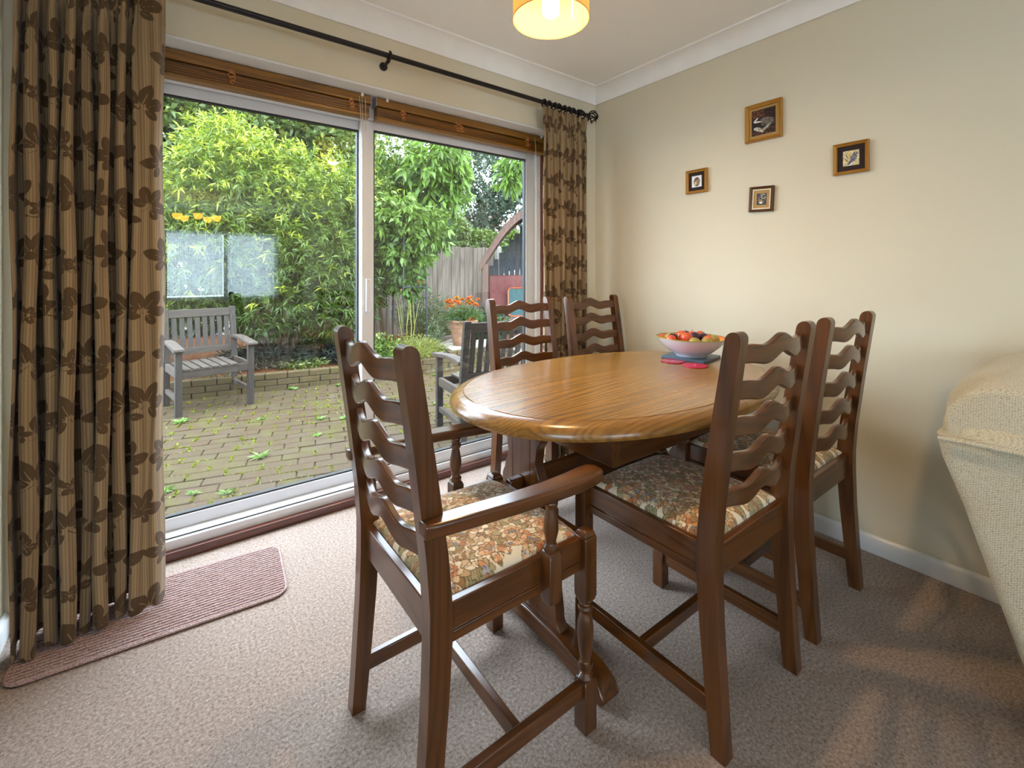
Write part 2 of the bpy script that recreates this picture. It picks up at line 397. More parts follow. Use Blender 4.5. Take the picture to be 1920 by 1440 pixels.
# ------------------------------------------------------------------ timber venetian blinds, drawn up
def tangle(cx, cz, w_, h_, n, seed, y=2.236, r=.0015):
    R = random.Random(seed); pts = []
    for i in range(n*6):
        t = i/(n*6-1); a = t*n*2*PI
        pts.append((cx+w_*.5*math.sin(a*1.0+R.uniform(-.3, .3))*(.7+.5*R.random())+w_*.25*(t-.5), y-.004-.010*abs(math.cos(a*.7))-R.random()*.004, cz+h_*(.5-t)+h_*.1*math.cos(a*1.3)))
    # smooth by Chaikin
    for _ in range(2):
        q = [pts[0]]
        for a, b in zip(pts[:-1], pts[1:]):
            q += [tuple(.75*a[k]+.25*b[k] for k in range(3)), tuple(.25*a[k]+.75*b[k] for k in range(3))]
        pts = q+[pts[-1]]
    return MB().tube(pts, r, 5)
def blind(x0, x1, knots, label, cords):
    b = empty('venetian_blind', ((x0+x1)/2, 2.26, 2.05), 0, label, 'blind', 'timber blinds over the patio door')
    off = Vector((-(x0+x1)/2, -2.26, -2.05)); T = Matrix.Translation(off)
    def bp(mb, name, mat, parent=b, **k): mb.v = [tuple(Vector(p)+off) for p in mb.v]; return mb.build(name, mat, parent, **k)
    bp(MB().box(x0, x1, 2.238, 2.292, 2.008, 2.049), 'headrail', M['blind'], bevel=.003)
    st = MB(); n = 13
    for i in range(n):
        z = 1.958+i*.0034; d = .001*math.sin(i*2.1)
        st.box(x0+.006+d, x1-.006+d, 2.243+.0012*(i % 3), 2.290, z, z+.0026)
    o = bp(st, 'slat_stack', M['blind_dark']); o['kind'] = 'stuff'
    bp(MB().box(x0+.004, x1-.004, 2.240, 2.292, 1.940, 1.9560), 'bottom_rail', M['blind'], bevel=.003)
    for k, (kx, wd, tn) in enumerate(knots):
        bp(tangle(kx, 1.985, wd, .052, tn, 11+k+int(x0*10)), 'knotted_cord', M['cord'])
    for xe in (x0-.002, x1-.001):
        bp(MB().box(xe, xe+.003, 2.236, 2.294, 2.004, 2.051), 'end_cap', M['steel'])
    for xx in (x0+.05, x1-.05): bp(MB().box(xx, xx+.012, 2.232, 2.238, 2.036, 2.052), 'bracket_clip', M['clear'])
    for cx, zlow, dx in cords:
        bp(MB().tube([(cx, 2.230, 2.03), (cx+dx*.3, 2.226, 1.99), (cx+dx, 2.226, 1.9), (cx+dx, 2.226, zlow)], .0016, 5), 'tilt_cord', M['pale_cord'])
    return b
blind(-.325, .800, [(.205, .03, 5), (.700, .028, 5)], 'left timber venetian blind drawn up over wide fixed pane', [(.740, 1.00, .006), (.768, 1.86, .002), (.752, .98, .003)])
blind(.828, 1.968, [(.965, .03, 5), (1.300, .06, 4), (1.800, .03, 5)], 'right timber venetian blind drawn up over sliding pane', [(1.862, 1.0, .010)])

# ------------------------------------------------------------------ curtain pole, rings and finial
pole = empty('curtain_pole', (.9, 2.06, 2.188), 0, 'black iron curtain pole with cage finial above patio door', 'curtain pole')
pole_o = Vector((.9, 2.06, 2.188))
def pp(mb, name, mat, parent=pole, **k): mb.v = [tuple(Vector(p)-pole_o) for p in mb.v]; return mb.build(name, mat, parent, **k)
pp(MB().tube([(-.38, 2.06, 2.188), (2.165, 2.06, 2.188)], .0125, 14), 'rod', M['iron'])
def finial(x, s):
    fb = pp(MB().lathe([(.013, 0), (.017, .006), (.017, .014), (.010, .02)], 12, mat=Matrix.Translation((x, 2.06, 2.188)) @ Matrix.Rotation(s*PI/2, 4, 'Y')), 'finial', M['iron'])
    for k in range(6):
        pts = []
        for i in range(9):
            t = i/8; a = k*PI/3+t*1.6; r = .036*math.sin(PI*t)**.8+.003
            pts.append((x+s*(.016+.070*t), 2.06+r*math.cos(a), 2.188+r*math.sin(a)))
        pp(MB().tube(pts, .0045, 6), 'cage_wire', M['iron'], fb)
    pp(MB().ball((x+s*.09, 2.06, 2.188), .010), 'end_knob', M['iron'], fb)
finial(2.165, 1)
for bxx in (.825, 2.10, -.30):
    br = MB(); br.tube([(bxx, 2.14, 2.165), (bxx, 2.11, 2.165), (bxx, 2.07, 2.168)], [.008, .008, .009], 8)
    br.tube([(bxx, 2.06+.019*math.cos(a), 2.188+.019*math.sin(a)) for a in [math.radians(q) for q in range(110, 371, 20)]], .006, 6)
    br.lathe([(.020, 0), (.020, .008), (.014, .012)], 14, mat=Matrix.Translation((bxx, 2.14, 2.165)) @ Matrix.Rotation(PI/2, 4, 'X'))
    pp(br, 'bracket', M['iron'])
def ring(x, tilt):
    pts = [(x+tilt*math.sin(a)*.01, 2.06+.021*math.cos(a), 2.184+.021*math.sin(a)) for a in [2*PI*i/14 for i in range(15)]]
    pp(MB().tube(pts, .0045, 6).tube([(x, 2.06, 2.163), (x, 2.058, 2.150)], .002, 5), 'curtain_ring', M['iron'])
for i in range(9): ring(1.795+i*.041, random.uniform(-1, 1))
for i in range(9): ring(-.355+i*.040, random.uniform(-1, 1))

# ------------------------------------------------------------------ curtains
def leaf_fields(U, V, seed, Wd, Hd):
    """motif sdf (>0 inside) and vein sdf at every fabric point; sprays of rounded leaves on trailing stems"""
    R = np.random.RandomState(seed); mot = np.full(U.shape, -.02); vein = np.full(U.shape, -.02)
    def leaf(cx, cy, L, Wt, a):
        ca, sa = math.cos(a), math.sin(a); dx = U-cx; dy = V-cy
        m = (np.abs(dx) < L*1.1) & (np.abs(dy) < L*1.1)
        if not m.any(): return
        p = dx[m]*ca+dy[m]*sa; q = -dx[m]*sa+dy[m]*ca; t = np.clip(p/L, 0, 1)
        half = Wt*np.sin(PI*t**.8)**.75*(.55+.6*t)
        d = half-np.abs(q); d = np.where((p < 0) | (p > L), -.01, d)
        mot[m] = np.maximum(mot[m], d)
        vd = .0011-np.abs(q); vd = np.where((p < -.0) | (p > L*.55), -.01, vd); vein[m] = np.maximum(vein[m], vd)
    def stem(x0, y0, a, L, curve):
        x, y = x0, y0; n = 26
        for i in range(n):
            m = (np.abs(U-x) < .01) & (np.abs(V-y) < .01)
            if m.any():
                d = .0019-np.hypot(U[m]-x, V[m]-y); mot[m] = np.maximum(mot[m], d)
            x += math.cos(a)*L/n; y += math.sin(a)*L/n; a += curve/n
        return x, y, a
    rows = int(Hd/.17)+2; cols = int(Wd/.155)+2
    for r in range(rows):
        for c in range(cols):
            x = c*.155+(.078 if r % 2 else 0)+R.uniform(-.02, .02); y = r*.17+R.uniform(-.015, .015); sgn = 1 if (r+c) % 2 else -1
            base = PI/2+sgn*R.uniform(.2, .7)
            for k, off in enumerate((-.95, 0, .95)):
                leaf(x+.010*math.cos(base+off), y+.010*math.sin(base+off), R.uniform(.062, .078), R.uniform(.021, .026), base+off)
            for off in (-1.9, 1.9):
                leaf(x+.012*math.cos(base+off), y+.012*math.sin(base+off), R.uniform(.040, .052), R.uniform(.015, .019), base+off)
            ex, ey, ea = stem(x, y, base+PI+.2*sgn, .12, sgn*1.6)
            leaf(ex, ey, .046, .015, ea+.8); leaf(ex, ey, .046, .015, ea-.8)
            if (r+c) % 2:   # small rosette
                for q in range(5): leaf(x+.075+.004*math.cos(q*1.257), y-.02+.004*math.sin(q*1.257), .024, .010, q*1.257)
    return mot, vein
def curtain(name, x0, x1, ybase, ztop, zbot, folds, amp_top, amp_bot, seed, label, lead=0., depth_shift=0.):
    nu, nv = 620, 560
    s = np.linspace(0, 1, nu); z = np.linspace(ztop, zbot, nv)
    Sg, Zg = np.meshgrid(s, z)
    h = (ztop-Zg)/(ztop-zbot)
    # cloth phase: flat panel at the leading side, folds elsewhere
    fl = lead
    ph = np.where(Sg < 1-fl, Sg/(1-fl) if fl < 1 else Sg, 1.0)*folds*2*PI
    wob = .5*np.sin(Sg*9.0+seed)+.35*np.sin(Sg*23+2.1*seed)
    ph2 = ph+.9*wob*(Sg < 1-fl)+.45*np.sin(h*2.2+Sg*8)*np.minimum(1, h*2)
    pin = np.exp(-((h-.045)/.022)**2)
    amp = (amp_top+(amp_bot-amp_top)*np.clip(h*1.6, 0, 1)**.8)*(1-.75*pin)*(1+.25*np.sin(Sg*31+seed))
    if fl > 0: 
        tail = np.clip((Sg-(1-fl))/fl, 0, 1); env = np.where(Sg < 1-fl, 1, np.cos(tail*PI*.5))
    else: tail = 0*Sg; env = 1
    c1 = np.cos(ph2)
    Y = ybase-amp*(np.sign(c1)*np.abs(c1)**.7)*env-.012*np.sin(3.1*Sg+1)*h-.35*amp*tail
    Y = Y + .02*np.sin(tail*PI)*(-1)*(fl > 0)+depth_shift*h*(1-Sg)
    X = x0+(x1-x0)*Sg+.35*amp*np.sin(ph2*2)*.5*env
    X = X+.004*np.sin(h*14+Sg*20)
    # arc length for the fabric coordinate, taken halfway down
    mid = nv//2; du = np.hypot(np.diff(X[mid]), np.diff(Y[mid])); u = np.concatenate([[0], np.cumsum(du)])
    Ug = np.tile(u, (nv, 1)); Vg = Zg-zbot
    mot, vein = leaf_fields(Ug, Vg, seed, u[-1], ztop-zbot)
    # hem waver
    Zg2 = Zg+.006*np.sin(Sg*37)*h**8
    V = np.stack([X, Y, Zg2], -1).reshape(-1, 3)
    i = np.arange(nu*nv).reshape(nv, nu); F = np.stack([i[:-1, :-1], i[1:, :-1], i[1:, 1:], i[:-1, 1:]], -1).reshape(-1, 4)
    uvv = np.stack([Ug, Vg, 0*Ug], -1).reshape(-1, 3)
    o = np_mesh(name, V, F, M['curtain'], None, None, True, {'motif': ('FLOAT', mot.ravel()), 'vein': ('FLOAT', vein.ravel()), 'fabric_uv': ('FLOAT_VECTOR', uvv)})
    tag(o, label, 'curtain', 'leaf patterned curtains at the patio door')
    m = o.modifiers.new('thick', 'SOLIDIFY'); m.thickness = .0025
    return o
curtain('curtain', -.385, -.020, 2.035, 2.150, .021, 7, .028, .062, 3, 'wide brown leaf patterned curtain bunched beside radiator and doormat', lead=.2, depth_shift=-.035)
curtain('curtain', 1.785, 2.150, 2.062, 2.166, .014, 7, .012, .020, 5, 'narrow brown leaf patterned curtain hanging near room corner behind chairs')

# ------------------------------------------------------------------ radiator
rad = empty('radiator', (-.39, 1.2, 0), 0, 'white panel radiator fixed beside left curtain', 'radiator')
rb = MB(); prof = []
n = 24
for i in range(n):
    y = -.38+i*.96/n; w_ = .96/n
    prof += [(y+w_*.05, .0), (y+w_*.3, .008), (y+w_*.7, .008), (y+w_*.95, .0)]
out_ = [(-.02, -.38)]+[(.006+d, y) for y, d in prof]+[(-.02, .58)]
rb.prism(out_, .16, .72, 'XY'); rb.build('front_panel', M['radiator'], rad, bevel=.0015)
rg = MB(); rg.box(-.030, .018, -.385, .585, .722, .738); rg.build('top_grille', M['radiator'], rad, bevel=.004)
MB().box(-.030, .016, .580, .588, .15, .722).build('side_panel', M['radiator'], rad, bevel=.003)
vv = MB(); vv.tube([(0, .56, .16), (0, .56, .08), (0, .56, 0)], .0075, 8); vv.lathe([(.012, .06), (.016, .066), (.016, .09), (.012, .1)], 12, 0, .56)
vv.build('valve_pipe', M['clear'], rad)

# ------------------------------------------------------------------ ribbed doormat
mat_o = empty('doormat', (-.010, 1.988, 0), math.radians(-4.5), 'mauve ribbed doormat with rounded corners lying half under left curtain', 'doormat')
def mat_mat():
    g = N('mauve_ribbed_loop_pile'); v = g.coord()
    c = g.ramp(g.noise(v, 260, 3, .7), [(.3, lin(124, 98, 94)), (.5, lin(178, 152, 148)), (.7, lin(216, 198, 194))])
    return g.done(g.principled(c, .95, spec=.1, normal=g.bump(g.noise(v, 420, 2), .9, .004)))
MM = mat_mat()
MBK = plain('mat_backing_dark', lin(60, 42, 38), .9)
hl, hw, cr_ = .362, .172, .05
MB().prism([(x, y) for x, y in rrect(-hl, hl, -hw, hw, cr_)], .001, .0065, 'XY').build('backing', MBK, mat_o)
edge = rrect(-hl+.002, hl-.002, -hw+.002, hw-.002, cr_)
MB().tube([(x, y, .007) for x, y in edge+[edge[0]]], .0045, 6, cap=False).build('edge_binding', MM, mat_o)
rbm = MB(); nr = 24
for i in range(nr):
    y = -hw+.010+(2*hw-.020)*i/(nr-1); ay = abs(y); L = hl-.006
    if ay > hw-cr_: L = hl-cr_+math.sqrt(max(0, cr_**2-(ay-(hw-cr_))**2))-.008
    seg = [(-L+2*L*k/40, y+.0006*math.sin(k*1.7+i), .0075+.0006*math.sin(k*2.3+i*3)) for k in range(41)]
    rbm.tube(seg, .0051, 8)
ro = rbm.build('pile_ribs', MM, mat_o); ro['kind'] = 'stuff'

# ================================================================== DINING FURNITURE
# ------------------------------------------------------------------ tapestry raster
class Raster:
    def __init__(s, w, h, bg): s.a = np.zeros((h, w, 3)); s.a[:] = bg[:3]; s.w = w; s.h = h; s.Y, s.X = np.mgrid[0:h, 0:w]
    def petal(s, cx, cy, L, Wt, a, col, outline=None, col2=None, ow=1.2):
        x0, x1 = int(max(0, cx-L-3)), int(min(s.w, cx+L+3)); y0, y1 = int(max(0, cy-L-3)), int(min(s.h, cy+L+3))
        if x0 >= x1 or y0 >= y1: return
        X = s.X[y0:y1, x0:x1]-cx; Y = s.Y[y0:y1, x0:x1]-cy; p = X*math.cos(a)+Y*math.sin(a); q = -X*math.sin(a)+Y*math.cos(a); t = np.clip(p/L, 0, 1)
        half = Wt*np.sqrt(np.clip(np.sin(PI*t**.75), 0, 1)); inside = (np.abs(q) < half) & (p > 0) & (p < L)
        sub = s.a[y0:y1, x0:x1]
        if outline is not None:
            h2 = half+ow; io = (np.abs(q) < h2) & (p > -ow) & (p < L+ow); sub[io] = outline[:3]
        k = t[inside][:, None]; c1 = np.array(col[:3]); c2 = np.array((col2 or col)[:3]); sub[inside] = c1*(1-k)+c2*k
    def disc(s, cx, cy, r, col, ry=None): s.ell(cx, cy, r, ry or r, 0, col)
    def ell(s, cx, cy, rx, ry, a, col):
        X = s.X-cx; Y = s.Y-cy; p = X*math.cos(a)+Y*math.sin(a); q = -X*math.sin(a)+Y*math.cos(a)
        s.a[(p/rx)**2+(q/ry)**2 < 1] = col[:3]
def tapestry_raster():
    R = random.Random(5); r = Raster(230, 230, lin(228, 216, 190)); dk = lin(112, 88, 62)
    creams = [lin(236, 226, 200), lin(226, 206, 172), lin(214, 190, 150)]; warm = [lin(206, 144, 98), lin(216, 160, 112), lin(190, 122, 80), lin(224, 180, 136)]
    brown = [lin(176, 140, 96), lin(156, 120, 78), lin(190, 158, 116), lin(204, 178, 140)]; green = [lin(158, 146, 102), lin(172, 158, 118), lin(150, 146, 112)]; blue = [lin(128, 136, 150), lin(170, 172, 176)]
    for k in range(120):     # scrolling fronds
        x, y, a = R.uniform(0, 230), R.uniform(0, 230), R.uniform(0, 6.28); cv = R.uniform(-.25, .25); pal = R.choice([brown, brown, creams, green])
        for i in range(9):
            r.petal(x, y, 13-i*.6, 3.2, a+1.0, R.choice(pal), dk, None, .8); r.petal(x, y, 13-i*.6, 3.2, a-1.0, R.choice(pal), dk, None, .8)
            x += 4.6*math.cos(a); y += 4.6*math.sin(a); a += cv
    spots = [(40+R.uniform(-12, 12)+(i % 4)*52, 36+R.uniform(-12, 12)+(i//4)*54) for i in range(16)]
    spots += [(R.uniform(5, 225), R.uniform(190, 228)) for _ in range(4)]
    for i, (x, y) in enumerate(spots):
        for q in range(9): r.petal(x, y, R.uniform(24, 30), 6, q*.7+R.random(), R.choice(brown+green), dk)
        pal = R.choice([warm, warm, creams, creams]); nn = 8
        for q in range(nn): r.petal(x, y, R.uniform(17, 22), 6.5, q*6.28/nn+.2, R.choice(pal), dk, R.choice(creams))
        for q in range(6): r.petal(x, y, 12, 5, q*6.28/6+.5, R.choice(pal), dk, R.choice(warm))
        for q in range(5): r.petal(x, y, 6, 2.6, q*1.257, R.choice(blue+warm), dk)
    for k in range(90):
        x, y = R.uniform(0, 230), R.uniform(0, 230)
        if (k % 2): x = R.choice([R.uniform(0, 24), R.uniform(206, 230)])
        if (k % 3): r.petal(x, y, 15, 4, R.random()*6, R.choice(brown), dk); r.petal(x, y, 14, 4, R.random()*6, R.choice(warm), dk)
        for q in range(5): r.petal(x, y, 6, 2.6, q*1.257, R.choice(warm+blue+creams), dk, None, .7)
    return r.a
TAP = tapestry_raster()
def seat_mesh(parent, w2=.19, d0=.0, d1=.39):
    n = 230; u = np.linspace(-1, 1, n); U, V = np.meshgrid(u, u)
    # superellipse-like softened square, crowned
    edge = (1-np.abs(U)**6)*(1-np.abs(V)**6); z = .487+.036*np.clip(edge, 0, 1)**.45*(1-.25*(U**2+V**2)/2)
    X = U*w2; Y = d0+(V+1)/2*(d1-d0)
    i = np.arange(n*n).reshape(n, n); F = np.stack([i[:-1, :-1], i[:-1, 1:], i[1:, 1:], i[1:, :-1]], -1).reshape(-1, 4)
    o = np_mesh('seat_cushion', np.stack([X, Y, z], -1).reshape(-1, 3), F, M['tapestry'], parent, TAP.reshape(-1, 3), True)
    return o
def post(sx):
    """rear leg and back post in one: kicked foot, raked top, arched end"""
    zs = [0, .10, .30, .42, .50, .60, .80, .95]+[1.003+.0200*math.sin(math.radians(a)) for a in (0, 15, 30, 45, 60, 72, 82)]
    rings = []
    for z in zs:
        if z < .42: yc = -.030*(1-z/.42)**1.3; d = .036+(.050-.036)*z/.42
        elif z <= .52: yc = 0; d = .050
        else: t = (z-.52)/.50; yc = -.068*t**1.15; d = .050-.012*t
        wx = .0190
        if z > 1.0031: q = (z-1.003)/.0200; d *= math.sqrt(max(.005, 1-q**2))
        y0, y1 = yc-d/2, yc+d/2; xo = sx*.200
        rings.append([(xo-wx, y0, z), (xo+wx, y0, z), (xo+wx, y1, z), (xo-wx, y1, z)])
    return MB().loft(rings)
def slat(zc, hgt=.049):
    n = 40; pts = []
    def c(t): return .018*math.exp(-((t-.5)/.115)**2)-.006*math.exp(-((t-.27)/.085)**2)-.006*math.exp(-((t-.73)/.085)**2)
    rings = []
    for i in range(n+1):
        t = i/n; x = -.183+.366*t; k = (zc-.52)/.50; yr = -.068*max(0, k)**1.15+.004
        bow = -.026*(1-(2*t-1)**2)
        hh = hgt/2*(1-.14*(2*abs(t-.5))**3); th = .0085
        z = zc+c(t); y = yr+bow
        rings.append([(x, y-th, z-hh), (x, y+th, z-hh), (x, y+th, z+hh), (x, y-th, z+hh)])
    return MB().loft(rings)
def turned(z0, z1):
    P = [(.0195, 0), (.0195, .03), (.013, .05), (.012, .07), (.0175, .09), (.0195, .12), (.0175, .15), (.0125, .17), (.0125, .19), (.0165, .23), (.0200, .32), (.0210, .42), (.0195, .55), (.0160, .68), (.0130, .76), (.0120, .78), (.0175, .80), (.0195, .835), (.0175, .87), (.0120, .89), (.0120, .92), (.0165, .95), (.0195, .97), (.0195, 1)]
    return [(r, z1-(z1-z0)*t) for r, t in P]
def front_leg(sx, yy=.42):
    m = MB(); x = sx*.203; h = .0205
    def sq(z, k=1): return [(x-h*k, yy-h*k, z), (x+h*k, yy-h*k, z), (x+h*k, yy+h*k, z), (x-h*k, yy+h*k, z)]
    m.loft([sq(0, .92), sq(.004), sq(.122), sq(.132, .80)])
    m.lathe(turned(.128, .334), 20, x, yy)
    m.loft([sq(.328, .80), sq(.342), sq(.488), sq(.4935, .95)])
    m.loft([sq(.4935, .93), sq(.500, .86), sq(.506, .66), sq(.5085, .35)])
    return m
def make_chair(name, label, cat, arms=False, group=None):
    t = empty(name, (0, 0, 0), 0, label, cat, group)
    D, DX, DY = M['dark_oak'], M['dark_oak_x'], M['dark_oak_y']
    for s in (-1, 1): post(s).build('back_leg', D, t, bevel=.004)
    for s in (-1, 1): front_leg(s).build('front_leg', D, t, bevel=.003, smooth_ang=35)
    for z in (.600, .692, .784, .876, .966): slat(z).build('ladder_slat', DX, t, bevel=.004)
    def rail(mb, mat): return mb.build('seat_rail', mat, t, bevel=.003)
    for s in (-1, 1):
        xo = s*.206; xi = s*.188; a, b = min(xo, xi), max(xo, xi)
        rail(MB().box(a, b, .024, .402, .4345, .492).box(a+(.002 if s < 0 else 0), b-(.002 if s > 0 else 0), .024, .402, .431, .4345).box(a, b, .024, .402, .409, .431), DY)
    rail(MB().box(-.183, .183, .411, .429, .4345, .492).box(-.183, .183, .411, .427, .431, .4345).box(-.183, .183, .411, .429, .409, .431), DX)
    rail(MB().box(-.182, .182, -.012, .008, .409, .488), DX)
    seat_mesh(t, .187, .008, .410)
    MB().box(-.187, .187, .008, .410, .472, .4865).build('seat_base', M['walnut_inlay'], t)
    for s in (-1, 1): MB().box(s*.203-.010, s*.203+.010, -.012, .402, .088, .128).build('side_stretcher', DY, t, bevel=.003)
    MB().box(-.194, .194, .195, .217, .090, .126).build('cross_stretcher', DX, t, bevel=.003)
    if arms:
        for s in (-1, 1):
            path = [(-.047, .226, .672, .017), (-.02, .228, .672, .022), (.06, .234, .670, .024), (.16, .238, .665, .025), (.26, .238, .660, .027), (.34, .234, .657, .030), (.40, .228, .656, .031), (.425, .226, .656, .028), (.440, .225, .656, .020), (.446, .224, .656, .009)]
            rings = []
            for y, x, z, hw_ in path:
                xc = s*x; th = .0145 if y < .43 else .012
                rings.append([(xc-hw_, y, z-th), (xc+hw_, y, z-th), (xc+hw_, y, z+th), (xc-hw_, y, z+th)])
            MB().loft(rings).build('arm', DY, t, bevel=.006, segs=3)
            m = MB(); x = s*.222; y = .285; h = .019
            def sq(z, k=1, kx=1): return [(x-h*k, y-h*k, z), (x+h*k, y-h*k, z), (x+h*k, y+h*k, z), (x-h*k, y+h*k, z)]
            m.loft([sq(.392, .78), sq(.402, .92), sq(.425), sq(.502), sq(.512, .75)])
            m.lathe([(.015, .508), (.018, .516), (.018, .522), (.012, .530), (.0135, .540), (.0185, .560), (.0175, .580), (.0125, .606), (.0115, .612), (.0165, .618), (.0175, .625), (.0120, .632), (.0145, .640), (.0175, .646)], 20, x, y)
            m.build('arm_support', D, t, bevel=.002, smooth_ang=35)
    return t
ch = make_chair('dining_chair', 'dark ladder-back chair nearest viewer on near side of table', 'chair', group='ladder-back chairs round the table')
arm = make_chair('dining_armchair', 'dark ladder-back carver armchair at rounded table end', 'chair', arms=True, group='ladder-back chairs round the table')
arm.location = (.425, 1.013, 0); arm.rotation_euler = (0, 0, -PI/2)
ch.location = (1.255, .594, 0)
for (x, y, rz, lab) in ((1.822, .600, 0, 'dark ladder-back chair by cream wall beside cream armchair'),
                        (1.543, 1.905, PI, 'dark ladder-back chair with its back against right window pane'),
                        (2.050, 1.845, PI, 'dark ladder-back chair in room corner in front of narrow curtain')):
    c = copy_tree(ch); c.location = (x, y, 0); c.rotation_euler = (0, 0, rz); c['label'] = lab

# ------------------------------------------------------------------ table
TX, TY, TA, TB = 1.455, 1.18, .735, .475
table = empty('dining_table', (TX, TY, 0), 0, 'oval golden oak extending dining table with thick rounded edge', 'table')
def sup(a, b, n=96, e=2.25, lo=-1e9, hi=1e9):
    pts = []
    for i in range(n):
        t = 2*PI*i/n; c, s_ = math.cos(t), math.sin(t)
        pts.append((a*math.copysign(abs(c)**(2/e), c), b*math.copysign(abs(s_)**(2/e), s_)))
    return pts
def leaf_ring(a, b, lo, hi, z, e=2.25, n=60):
    if hi > a: ph0 = math.acos(max(-1, min(1, (abs(lo)/a)**(e/2)))) if lo >= 0 else None
    up_ = []
    L0, H0 = max(lo, -a), min(hi, a)
    for i in range(n+1):
        t = i/n; t = .5-.5*math.cos(PI*t); x = L0+(H0-L0)*t
        up_.append((x, b*max(0, 1-(abs(x)/a)**e)**(1/e)))
    full = up_+[(x, -y) for x, y in reversed(up_)]
    return [(x, y, z) for x, y in full]
def table_leaf(lo, hi):
    prof = [(-.055, .700), (-.012, .700), (-.004, .704), (0, .712), (-.0005, .720), (-.004, .7285), (-.010, .736), (-.019, .742), (-.031, .7465), (-.045, .7485), (-.0465, .7470), (-.0490, .7500)]
    return MB().loft([leaf_ring(TA+o, TB+o, lo, hi, z) for o, z in prof]).build('table_leaf', M['table_oak'], table, smooth_ang=28)
table_leaf(-2, .0395); table_leaf(.0405, 2)
# under-frame
fb = MB(); fb.box(-.35, .35, -.262, -.236, .562, .6995); fb.build('frame_rail', M['dark_oak_x'], table, bevel=.003)
fb = MB(); fb.box(-.35, .35, .236, .262, .562, .6995); fb.build('frame_rail', M['dark_oak_x'], table, bevel=.003)
for sx in (-1, 1):
    MB().box(sx*.363-.013, sx*.363+.013, -.262, .262, .562, .6995).build('frame_rail', M['dark_oak_y'], table, bevel=.003)
    MB().box(sx*.44-.05, sx*.44+.05, -.20, .20, .682, .6998).build('top_bearer', M['dark_oak_y'], table, bevel=.003)
for sx in (-1, 1):
    px = sx*.510
    # lyre slab in three boards, wavy outline
    half = [(.0, .250), (.115, .170), (.200, .160), (.285, .128), (.32, .108), (.35, .100), (.40, .108), (.46, .106), (.50, .090), (.545, .072), (.59, .078), (.63, .098), (.66, .106), (.6815, .108)]
    def hw_at(z):
        for (z0, w0), (z1, w1) in zip(half[:-1], half[1:]):
            if z <= z1: t = (z-z0)/(z1-z0); t = t*t*(3-2*t); return w0+(w1-w0)*t
        return half[-1][1]
    zz = [.0805+(.6815-.0805)*i/60 for i in range(61)]
    for (a, b, mt) in ((-1, -.045, 'dark_oak'), (-.045, .045, 'dark_oak'), (.045, 1, 'dark_oak')):
        ol = []
        rgt = [(min(hw_at(z), b) if b < 1 else hw_at(z), z) for z in zz]; lft = [(max(-hw_at(z), a) if a > -1 else -hw_at(z), z) for z in zz]
        if b <= 1: ol = rgt+lft[::-1]
        MB().prism(ol, px-.018, px+.018, 'YZ').build('pedestal_board', M[mt], table, bevel=.002)
    foot = [(-.36, 0), (-.28, 0), (-.26, .016), (-.16, .028), (.16, .028), (.26, .016), (.28, 0), (.36, 0), (.372, .018), (.355, .045), (.31, .066), (.24, .072), (.19, .080), (-.19, .080), (-.24, .072), (-.31, .066), (-.355, .045), (-.372, .018)]
    MB().prism(foot, px-.034, px+.034, 'YZ').build('sled_foot', M['dark_oak_y'], table, bevel=.005)
    # through tenon and tapered wedge
    tn = [(.43, 0), (.49, 0), (.49, .05), (.475, .062), (.445, .062), (.43, .05)]
    MB().prism([(px+sx*(.018+q), z) for z, q in tn], -.014, .014, 'XZ').build('tenon', M['dark_oak_x'], table, bevel=.004)
    wd = MB(); cx = px+sx*.028
    wd.loft([[(cx-.008, .018, .10), (cx+.008, .018, .10), (cx+.008, .032, .10), (cx-.008, .032, .10)], [(cx-.010, .015, .24), (cx+.010, .015, .24), (cx+.010, .035, .24), (cx-.010, .035, .24)]])
    wd.build('wedge', M['mahogany_v'], table, bevel=.002)
MB().box(-.492, .492, -.014, .014, .395, .500).build('stretcher_board', M['dark_oak_x'], table, bevel=.004)

# ------------------------------------------------------------------ things on the table
def lac(name, c1, c2=None, rough=.3, scale=14):
    g = N(name); c = g.mix(g.noise(g.coord(), scale, 3), c1, c2 or c1); return g.done(g.principled(c, rough, coat=.3))
TZ = .7502
tr = MB().prism(rrect(-.105, .105, -.105, .105, .008), 0, .012, 'XY').build('trivet', lac('slate_blue_board', lin(56, 84, 106), lin(70, 98, 118), .5), bevel=.002, loc=(2.005, 1.225, TZ))
tr.rotation_euler = (0, 0, math.radians(10)); tag(tr, 'square slate blue mat under the fruit bowl', 'table mat')
for (x, y, lab, cc) in ((1.855, 1.225, 'round crimson coaster farther from viewer beside blue mat', lin(176, 34, 70)), (1.845, 1.108, 'round bright pink coaster nearer viewer in front of bowl', lin(206, 22, 74))):
    e = empty('coaster', (x, y, TZ), 0, lab, 'coaster', 'round coasters beside the bowl')
    MB().lathe([(.050, 0), (.053, .001), (.053, .0035), (.051, .0045), (.0465, .0045), (.046, .0040)], 40).build('coaster_disc', lac('glossy_'+('pink' if cc[0] > .5 else 'crimson')+'_coaster', cc, None, .25), e)
    MB().lathe([(.006, .0041), (.006, .0046), (.004, .0048)], 16).build('centre_motif', lac('pale_pink_motif', lin(230, 140, 170)), e)
BX, BY, BZ = 2.005, 1.225, TZ+.0125
bowl = empty('fruit_bowl', (BX, BY, BZ), 0, 'white china bowl with orange painted inside full of fruit', 'bowl')
prof = [(.0, .004), (.060, .004), (.066, .0), (.070, .0), (.072, .006), (.095, .020), (.128, .046), (.150, .070), (.160, .086), (.1615, .0885)]
MB().lathe([(max(r, .001), z) for r, z in prof], 64, cap=False).build('bowl_body', lac('white_glaze', lin(226, 226, 232), None, .12), bowl, smooth_ang=60)
